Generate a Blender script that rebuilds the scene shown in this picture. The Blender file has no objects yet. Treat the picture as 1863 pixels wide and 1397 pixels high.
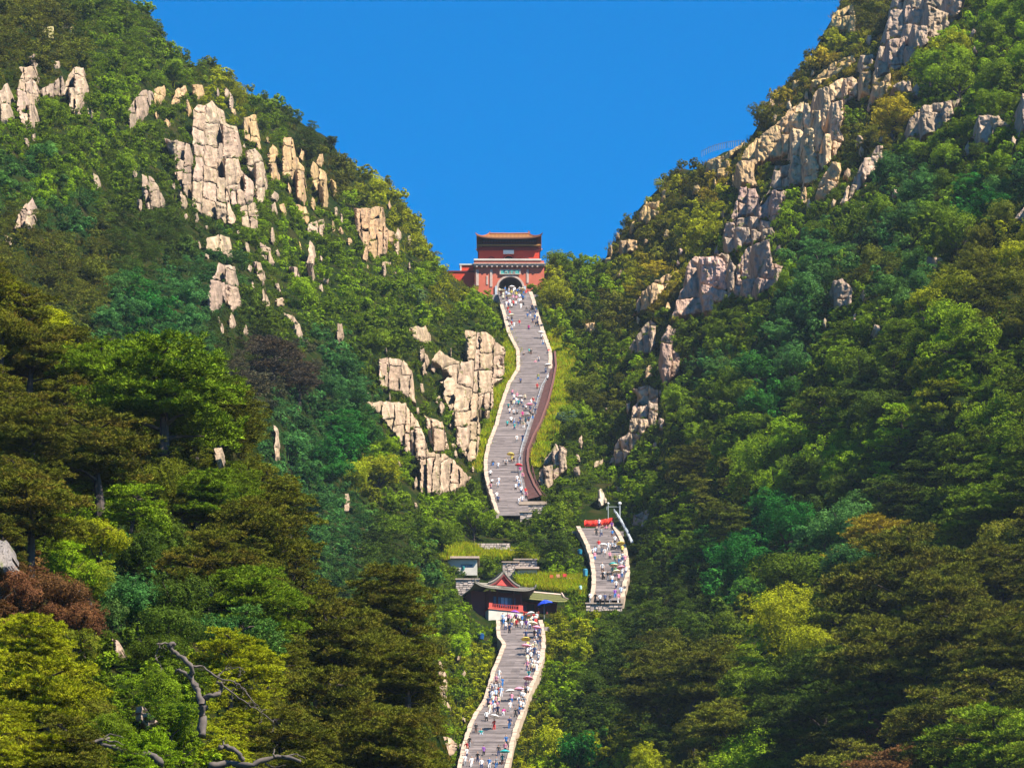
import bpy, bmesh, math, random
import numpy as np
from mathutils import Vector, Matrix, noise
from mathutils.geometry import delaunay_2d_cdt

R = math.radians
random.seed(7)
rng = np.random.RandomState(11)
SC = bpy.context.scene
COL = SC.collection

# ------------------------------------------------------------------ camera, sky, sun, exposure
W, H, F = 1863.0, 1397.0, 8235.0
PITCH = R(18.0)
cam = bpy.data.objects.new("camera", bpy.data.cameras.new("camera"))
COL.objects.link(cam)
cam.data.sensor_width = 36.0
cam.data.lens = F / W * 36.0
cam.data.clip_start = 5.0
cam.data.clip_end = 30000.0
cam.rotation_euler = (R(90) + PITCH, 0, 0)
SC.camera = cam

SUN = Vector((0.54, -0.34, 0.80)).normalized()
SUN_EL = math.asin(SUN.z)
SUN_ROT = math.atan2(SUN.x, SUN.y)
world = bpy.data.worlds.new("World")
SC.world = world
world.use_nodes = True
wn = world.node_tree.nodes
wl = world.node_tree.links
wn.clear()
sky = wn.new("ShaderNodeTexSky")
sky.sky_type = 'NISHITA'
sky.sun_disc = False
sky.sun_elevation = SUN_EL
sky.sun_rotation = SUN_ROT
sky.altitude = 1400
sky.air_density = 1.0
sky.dust_density = 0.2
sky.ozone_density = 4.0
hs = wn.new("ShaderNodeHueSaturation")
hs.inputs['Saturation'].default_value = 1.62
hs.inputs['Value'].default_value = .9
bg = wn.new("ShaderNodeBackground")
bg.inputs['Strength'].default_value = 0.094
wo = wn.new("ShaderNodeOutputWorld")
wl.new(sky.outputs[0], hs.inputs['Color'])
wl.new(hs.outputs[0], bg.inputs['Color'])
wl.new(bg.outputs[0], wo.inputs['Surface'])
sl = bpy.data.lights.new("sun", 'SUN')
sl.energy = 5.0
sl.angle = R(0.5)
sl.color = (1.0, 0.92, 0.76)
so = bpy.data.objects.new("sun", sl)
COL.objects.link(so)
so.rotation_euler = SUN.to_track_quat('Z', 'Y').to_euler()
SC.view_settings.view_transform = 'Standard'
SC.view_settings.look = 'None'
SC.view_settings.gamma = 1.0
SC.view_settings.use_curve_mapping = False
SC.view_settings.exposure = 1.38
SC.cycles.max_bounces = 4
SC.cycles.diffuse_bounces = 1
SC.cycles.transparent_max_bounces = 4
SC.cycles.volume_bounces = 0

# ------------------------------------------------------------------ photograph geometry
CP, SP = math.cos(PITCH), math.sin(PITCH)
def ray(u, v):
    a = (u - W / 2) / F
    b = (v - H / 2) / F
    return a, CP + b * SP, SP - b * CP
def P(u, v, D):
    x, y, z = ray(u, v)
    return Vector((x * D / y, D, z * D / y))
def interp(x, xs, ys):
    return np.interp(x, xs, ys)
SLOPE, C0 = 0.523, 144.7
AX_V = [0, 480, 530, 650, 760, 850, 915, 970, 1100, 1136, 1280, 1397, 1600]
AX_U = [930, 930, 938, 972, 945, 940, 985, 1025, 1025, 950, 915, 880, 860]
AX_W = [70, 95, 60, 60, 60, 85, 140, 150, 150, 70, 62, 62, 62]
RL_V = [0, 480, 530, 650, 760, 850, 915, 970, 1100, 1136, 1180, 1280, 1397, 1600]
RL_U = [1000, 1025, 1015, 1040, 1078, 1112, 1140, 1158, 1160, 1100, 1030, 980, 945, 920]
LL_V = [0, 480, 530, 650, 760, 850, 915, 970, 1100, 1136, 1280, 1397, 1600]
LL_U = [860, 835, 878, 912, 885, 855, 845, 875, 875, 880, 853, 818, 798]
def sstep(a, b, x):
    t = np.clip((x - a) / (b - a), 0, 1)
    return t * t * (3 - 2 * t)
def wob(u, v):
    return (np.sin(u * .013 + 1.3) * np.sin(v * .011 + u * .004) + .6 * np.sin(u * .031 + v * .017 + 2) + .4 * np.sin(u * .05 - v * .043))
EDGE_V = [700, 860, 930, 1010, 1100, 1180, 1250, 1330, 1400, 1600]
EDGE_U = [1500, 1300, 1190, 1165, 1180, 1130, 1090, 1030, 1010, 960]
def field(u, v, n=1.0):
    """distance from the camera of the hillside seen at photo point u, v"""
    u = np.asarray(u, float); v = np.asarray(v, float)
    a = (u - W / 2) / F; b = (v - H / 2) / F
    t = (SP - b * CP) / (CP + b * SP)
    du = np.maximum(u - interp(v, RL_V, RL_U), interp(v, LL_V, LL_U) - u)
    d = np.maximum(du, 0)
    den = np.maximum(SLOPE - t + 1.0 * d / F, 0.12)
    D = C0 / den
    calm = 1 - .9 * np.exp(-((u - 1200) / 150) ** 2 - ((v - 1010) / 150) ** 2)
    D = D + wob(u, v) * 6 * n * sstep(0, 160, du) * calm
    e = interp(v, EDGE_V, EDGE_U)
    D = D - 6 * sstep(0, 60, u - e) * sstep(1090, 1230, v) * sstep(2100, 1200, u)
    return D
def d_stair(v):
    b = (v - H / 2) / F
    t = (SP - b * CP) / (CP + b * SP)
    return C0 / (SLOPE - t) - 1.6
SKY_L = [(-400, -60), (200, -40), (272, 5), (290, 40), (325, 85), (350, 100), (380, 90), (420, 120), (445, 150), (500, 165), (535, 195), (560, 210), (600, 235), (625, 275),
         (655, 292), (690, 305), (735, 350), (758, 385), (770, 415), (785, 450), (815, 478), (850, 500), (880, 515), (905, 530), (930, 536), (955, 520), (968, 485), (1000, 458), (1040, 452),
         (1075, 462), (1100, 452), (1120, 418), (1160, 365), (1200, 320), (1230, 290), (1262, 288), (1300, 277), (1350, 262), (1372, 225), (1400, 160), (1440, 125), (1475, 85),
         (1500, 40), (1525, -5), (1545, -40), (1700, -60), (2300, -60)]
SKU = [p[0] for p in SKY_L]; SKV = [p[1] for p in SKY_L]
def skyline(u):
    return interp(u, SKU, SKV)
# crest of the near spur on the left
NR = [(-300, 400), (-40, 450), (30, 480), (110, 570), (190, 610), (260, 620), (380, 650), (450, 700), (480, 800), (520, 880), (560, 980), (590, 1060), (640, 1075), (735, 1085),
      (768, 1160), (792, 1240), (820, 1330), (820, 1400), (800, 1560)]
NRU = [p[0] for p in NR[:-2]]; NRV = [p[1] for p in NR[:-2]]
def near_top(u):
    return np.where(np.asarray(u) > 820, 3000, interp(u, NRU, NRV))
def field_near(u, v):
    u = np.asarray(u, float); v = np.asarray(v, float)
    k = (v - near_top(u)) / 950.0
    return 262 - 95 * np.clip(k, -.3, 1.3) - 25 * (v - 400) / 1000 + wob(u * .8, v * .9) * 4 - 12 * (860 - u) / 860

# ------------------------------------------------------------------ helpers
def tagit(o, label=None, cat=None, group=None, kind=None):
    if label: o['label'] = label
    if cat: o['category'] = cat
    if group: o['group'] = group
    if kind: o['kind'] = kind
    return o
def empty(name, loc, label, cat, group=None, kind=None):
    o = bpy.data.objects.new(name, None)
    o.location = loc
    COL.objects.link(o)
    return tagit(o, label, cat, group, kind)
def mesh_obj(name, me, parent=None, loc=None):
    o = bpy.data.objects.new(name, me)
    COL.objects.link(o)
    if parent is not None: o.parent = parent
    if loc is not None: o.location = loc
    return o
class MB:
    def __init__(s, M=None):
        s.v = []; s.f = []; s.m = []; s.M = M
    def add(s, vs, fs, mi=0):
        n = len(s.v)
        for p in vs:
            s.v.append(s.M @ Vector(p) if s.M is not None else Vector(p))
        for f in fs:
            s.f.append([i + n for i in f]); s.m.append(mi)
    def box(s, a, b, mi=0, taper=0.0):
        x0, y0, z0 = a; x1, y1, z1 = b
        tx = (x1 - x0) * taper / 2; ty = (y1 - y0) * taper / 2
        s.add([(x0, y0, z0), (x1, y0, z0), (x1, y1, z0), (x0, y1, z0), (x0 + tx, y0 + ty, z1), (x1 - tx, y0 + ty, z1), (x1 - tx, y1 - ty, z1), (x0 + tx, y1 - ty, z1)],
              [(0, 3, 2, 1), (4, 5, 6, 7), (0, 1, 5, 4), (1, 2, 6, 5), (2, 3, 7, 6), (3, 0, 4, 7)], mi)
    def tube(s, pts, rad, n=6, mi=0, cap=True):
        pts = [Vector(p) for p in pts]
        vs = []
        for i, p in enumerate(pts):
            d = (pts[min(i + 1, len(pts) - 1)] - pts[max(i - 1, 0)]).normalized()
            q = d.orthogonal().normalized() if abs(d.z) > .95 else d.cross(Vector((0, 0, 1))).normalized()
            w = d.cross(q)
            r = rad[i] if hasattr(rad, '__len__') else rad
            for k in range(n):
                an = 2 * math.pi * k / n
                vs.append(p + q * math.cos(an) * r + w * math.sin(an) * r)
        fs = []
        for i in range(len(pts) - 1):
            for k in range(n):
                fs.append((i * n + k, i * n + (k + 1) % n, (i + 1) * n + (k + 1) % n, (i + 1) * n + k))
        if cap:
            fs.append(tuple(range(n))[::-1]); fs.append(tuple((len(pts) - 1) * n + k for k in range(n)))
        s.add(vs, fs, mi)
    def prism(s, poly, y0, y1, mi=0):
        """poly in x,z extruded along y"""
        n = len(poly)
        s.add([(x, y0, z) for x, z in poly] + [(x, y1, z) for x, z in poly],
              [tuple(range(n)), tuple(range(2 * n - 1, n - 1, -1))] + [(i, i + n, (i + 1) % n + n, (i + 1) % n) for i in range(n)], mi)
    def mesh(s, name, mats, off=None, smooth=False):
        me = bpy.data.meshes.new(name)
        vs = [p - off for p in s.v] if off is not None else s.v
        me.from_pydata(vs, [], s.f)
        for m in mats: me.materials.append(m)
        if s.m: me.polygons.foreach_set('material_index', s.m)
        if smooth: me.polygons.foreach_set('use_smooth', [True] * len(s.f))
        me.update()
        return me
    def build(s, name, mats, parent=None, smooth=False):
        if not isinstance(mats, (list, tuple)): mats = [mats]
        off = Vector(parent.location) if parent is not None else None
        if parent is not None and parent.parent is not None: off = off + Vector(parent.parent.location)
        return mesh_obj(name, s.mesh(name, mats, off, smooth), parent)
def inside(poly, u, v):
    c = False; n = len(poly); j = n - 1
    for i in range(n):
        xi, yi = poly[i]; xj, yj = poly[j]
        if (yi > v) != (yj > v) and u < (xj - xi) * (v - yi) / (yj - yi) + xi: c = not c
        j = i
    return c
def seg_dist(poly, u, v):
    P_ = np.array(poly, float); Q = np.roll(P_, -1, 0); d = Q - P_
    w = np.array([u, v]) - P_
    t = np.clip((w * d).sum(1) / np.maximum((d * d).sum(1), 1e-6), 0, 1)
    return float(np.sqrt((((P_ + d * t[:, None]) - (u, v)) ** 2).sum(1)).min())

# ------------------------------------------------------------------ materials
def nodes(name):
    m = bpy.data.materials.new(name); m.use_nodes = True
    nt = m.node_tree
    b = nt.nodes['Principled BSDF']
    b.inputs['Specular IOR Level'].default_value = .25
    return m, nt, b
def plain(name, c, rough=.75, var=.25, scale=1.5, metal=0):
    m, nt, b = nodes(name)
    tc = nt.nodes.new('ShaderNodeTexCoord')
    n = nt.nodes.new('ShaderNodeTexNoise'); n.inputs['Scale'].default_value = scale; n.inputs['Detail'].default_value = 6
    mp = nt.nodes.new('ShaderNodeMapRange'); mp.inputs[3].default_value = 1 - var; mp.inputs[4].default_value = 1 + var
    mx = nt.nodes.new('ShaderNodeVectorMath'); mx.operation = 'SCALE'; mx.inputs[0].default_value = c[:3]
    nt.links.new(tc.outputs['Object'], n.inputs['Vector'])
    nt.links.new(n.outputs[0], mp.inputs[0]); nt.links.new(mp.outputs[0], mx.inputs['Scale'])
    nt.links.new(mx.outputs[0], b.inputs['Base Color'])
    b.inputs['Roughness'].default_value = rough; b.inputs['Metallic'].default_value = metal
    return m
def leaf_mat(name, trans=.3):
    m, nt, b = nodes(name)
    N = nt.nodes.new; L = nt.links.new
    at = N('ShaderNodeAttribute'); at.attribute_type = 'INSTANCER'; at.attribute_name = 'tint'
    br = N('ShaderNodeAttribute'); br.attribute_type = 'INSTANCER'; br.attribute_name = 'brown'
    lv = N('ShaderNodeAttribute'); lv.attribute_name = 'leaf'
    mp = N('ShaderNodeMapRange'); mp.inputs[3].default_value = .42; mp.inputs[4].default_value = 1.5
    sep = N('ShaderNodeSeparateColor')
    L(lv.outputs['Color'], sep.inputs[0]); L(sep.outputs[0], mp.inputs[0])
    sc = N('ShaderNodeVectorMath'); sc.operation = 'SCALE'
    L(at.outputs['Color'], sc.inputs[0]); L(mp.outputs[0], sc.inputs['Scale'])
    # patches that are drier or yellower
    mu = N('ShaderNodeMath'); mu.operation = 'MULTIPLY'
    L(sep.outputs[1], mu.inputs[0]); L(br.outputs['Fac'], mu.inputs[1])
    mx = N('ShaderNodeMix'); mx.data_type = 'RGBA'
    L(mu.outputs[0], mx.inputs[0]); L(sc.outputs[0], mx.inputs[6]); mx.inputs[7].default_value = (.22, .115, .018, 1)
    L(mx.outputs[2], b.inputs['Base Color'])
    b.inputs['Roughness'].default_value = .7; b.inputs['Specular IOR Level'].default_value = .06
    tr = N('ShaderNodeBsdfTranslucent'); L(mx.outputs[2], tr.inputs['Color'])
    ms = N('ShaderNodeMixShader'); ms.inputs[0].default_value = trans
    L(b.outputs[0], ms.inputs[1]); L(tr.outputs[0], ms.inputs[2])
    L(ms.outputs[0], nt.nodes['Material Output'].inputs['Surface'])
    return m
def rock_mat(name):
    m, nt, b = nodes(name)
    N = nt.nodes.new; L = nt.links.new
    at = N('ShaderNodeAttribute'); at.attribute_type = 'OBJECT'; at.attribute_name = 'tint'
    geo = N('ShaderNodeNewGeometry')
    mpg = N('ShaderNodeMapping'); mpg.inputs['Scale'].default_value = (1.1, .35, .22)
    L(geo.outputs['Position'], mpg.inputs[0])
    n1 = N('ShaderNodeTexNoise'); n1.inputs['Scale'].default_value = 1.0; n1.inputs['Detail'].default_value = 8; n1.inputs['Roughness'].default_value = .65
    L(mpg.outputs[0], n1.inputs['Vector'])
    r1 = N('ShaderNodeMapRange'); r1.inputs[1].default_value = .3; r1.inputs[2].default_value = .7; r1.inputs[3].default_value = .42; r1.inputs[4].default_value = 1.2
    L(n1.outputs[0], r1.inputs[0])
    sc = N('ShaderNodeVectorMath'); sc.operation = 'SCALE'
    L(at.outputs['Color'], sc.inputs[0]); L(r1.outputs[0], sc.inputs['Scale'])
    # dark water streaks and grey lichen
    n2 = N('ShaderNodeTexNoise'); n2.inputs['Scale'].default_value = .35; n2.inputs['Detail'].default_value = 5
    L(geo.outputs['Position'], n2.inputs['Vector'])
    r2 = N('ShaderNodeMapRange'); r2.inputs[1].default_value = .52; r2.inputs[2].default_value = .68; r2.inputs[4].default_value = .75
    L(n2.outputs[0], r2.inputs[0])
    mx = N('ShaderNodeMix'); mx.data_type = 'RGBA'
    L(r2.outputs[0], mx.inputs[0]); L(sc.outputs[0], mx.inputs[6]); mx.inputs[7].default_value = (.17, .125, .09, 1)
    n3 = N('ShaderNodeTexNoise'); n3.inputs['Scale'].default_value = .9; n3.inputs['Detail'].default_value = 6
    L(geo.outputs['Position'], n3.inputs['Vector'])
    r3 = N('ShaderNodeMapRange'); r3.inputs[1].default_value = .60; r3.inputs[2].default_value = .66; r3.inputs[4].default_value = .7
    L(n3.outputs[0], r3.inputs[0])
    m2 = N('ShaderNodeMix'); m2.data_type = 'RGBA'
    L(r3.outputs[0], m2.inputs[0]); L(mx.outputs[2], m2.inputs[6]); m2.inputs[7].default_value = (.12, .13, .03, 1)
    L(m2.outputs[2], b.inputs['Base Color'])
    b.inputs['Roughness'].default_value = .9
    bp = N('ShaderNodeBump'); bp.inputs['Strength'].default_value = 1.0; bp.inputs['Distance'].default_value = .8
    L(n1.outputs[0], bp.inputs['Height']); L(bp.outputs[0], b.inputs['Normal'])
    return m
M_LEAF = leaf_mat('broad_leaves', .3)
M_NEEDLE = leaf_mat('pine_needles', .08)
M_GRASS = leaf_mat('grass_blades', .5)
M_BARK = plain('bark', (.06, .045, .038), .9, .4, 3)
M_DEAD = plain('weathered_wood', (.10, .08, .07), .9, .6, 5)
M_ROCK = rock_mat('granite')

# haze in the valley air
def haze():
    m = bpy.data.materials.new('valley_air'); m.use_nodes = True
    nt = m.node_tree; nt.nodes.remove(nt.nodes['Principled BSDF'])
    v = nt.nodes.new('ShaderNodeVolumePrincipled')
    v.inputs['Color'].default_value = (.62, .80, 1, 1); v.inputs['Density'].default_value = .000045; v.inputs['Anisotropy'].default_value = .2
    nt.links.new(v.outputs[0], nt.nodes['Material Output'].inputs['Volume'])
    me = bpy.data.meshes.new('haze')
    x, y0, y1, z0, z1 = 9500, -9500, 12500, -61, 350
    me.from_pydata([(-x, y0, z0), (x, y0, z0), (x, y1, z0), (-x, y1, z0), (-x, y0, z1), (x, y0, z1), (x, y1, z1), (-x, y1, z1)], [], [(0, 3, 2, 1), (4, 5, 6, 7), (0, 1, 5, 4), (1, 2, 6, 5), (2, 3, 7, 6), (3, 0, 4, 7)])
    me.materials.append(m)
    o = bpy.data.objects.new('haze', me); COL.objects.link(o); o['kind'] = 'stuff'; o['label'] = 'thin blue summer haze filling the valley'
haze()
# ------------------------------------------------------------------ terrain
def ground_mat():
    m, nt, b = nodes('hill_soil')
    N = nt.nodes.new; L = nt.links.new
    geo = N('ShaderNodeNewGeometry')
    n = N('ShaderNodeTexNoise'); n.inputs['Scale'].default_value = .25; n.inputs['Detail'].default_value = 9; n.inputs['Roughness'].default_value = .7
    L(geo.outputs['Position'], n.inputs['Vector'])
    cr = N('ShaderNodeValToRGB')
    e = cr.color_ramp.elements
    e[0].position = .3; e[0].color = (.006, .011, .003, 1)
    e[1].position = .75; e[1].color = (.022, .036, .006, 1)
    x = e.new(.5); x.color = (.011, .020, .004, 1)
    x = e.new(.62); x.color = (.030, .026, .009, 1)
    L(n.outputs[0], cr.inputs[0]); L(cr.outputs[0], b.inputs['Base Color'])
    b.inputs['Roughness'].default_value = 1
    b.inputs['Specular IOR Level'].default_value = 0
    return m
M_GROUND = ground_mat()
def grid_mesh(name, us, vfun, rows, dfun, back):
    pts = []
    nu = len(us)
    for j in range(rows + 1):
        s = j / rows
        for u in us:
            v = 1700 + (vfun(u) - 1700) * s
            D = float(dfun(u, v))
            p = P(u, v, D)
            nz = noise.noise(p * .12) * 1.2 + noise.noise(p * .4) * .5
            p.y += nz
            pts.append(p)
    top = pts[-nu:]
    for k, (dy, dz) in enumerate(back):
        for p in top:
            pts.append(Vector((p.x, p.y + dy, p.z + dz)))
    rr = rows + 1 + len(back)
    f = [(j * nu + i, j * nu + i + 1, (j + 1) * nu + i + 1, (j + 1) * nu + i) for j in range(rr - 1) for i in range(nu - 1)]
    me = bpy.data.meshes.new(name)
    me.from_pydata(pts, [], f)
    me.materials.append(M_GROUND)
    me.polygons.foreach_set('use_smooth', [True] * len(f)); me.update()
    return mesh_obj(name, me)
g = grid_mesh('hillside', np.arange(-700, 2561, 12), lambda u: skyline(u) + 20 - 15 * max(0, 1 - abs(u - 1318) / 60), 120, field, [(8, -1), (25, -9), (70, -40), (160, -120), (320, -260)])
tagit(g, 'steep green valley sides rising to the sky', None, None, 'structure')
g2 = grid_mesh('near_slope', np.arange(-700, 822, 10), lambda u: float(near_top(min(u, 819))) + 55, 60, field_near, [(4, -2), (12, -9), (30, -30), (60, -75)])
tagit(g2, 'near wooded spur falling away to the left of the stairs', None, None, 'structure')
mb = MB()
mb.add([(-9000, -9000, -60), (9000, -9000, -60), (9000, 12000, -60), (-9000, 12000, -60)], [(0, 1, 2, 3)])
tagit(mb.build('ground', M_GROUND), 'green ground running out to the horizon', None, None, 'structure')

# ------------------------------------------------------------------ rocks
PINK = (.44, .315, .22); TAN = (.52, .335, .165); GREY = (.37, .265, .19); ROSE = (.40, .265, .205); GOLD = (.50, .33, .13)  # TAN and GOLD have warm ridge sunlight put into the rock colour
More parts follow.
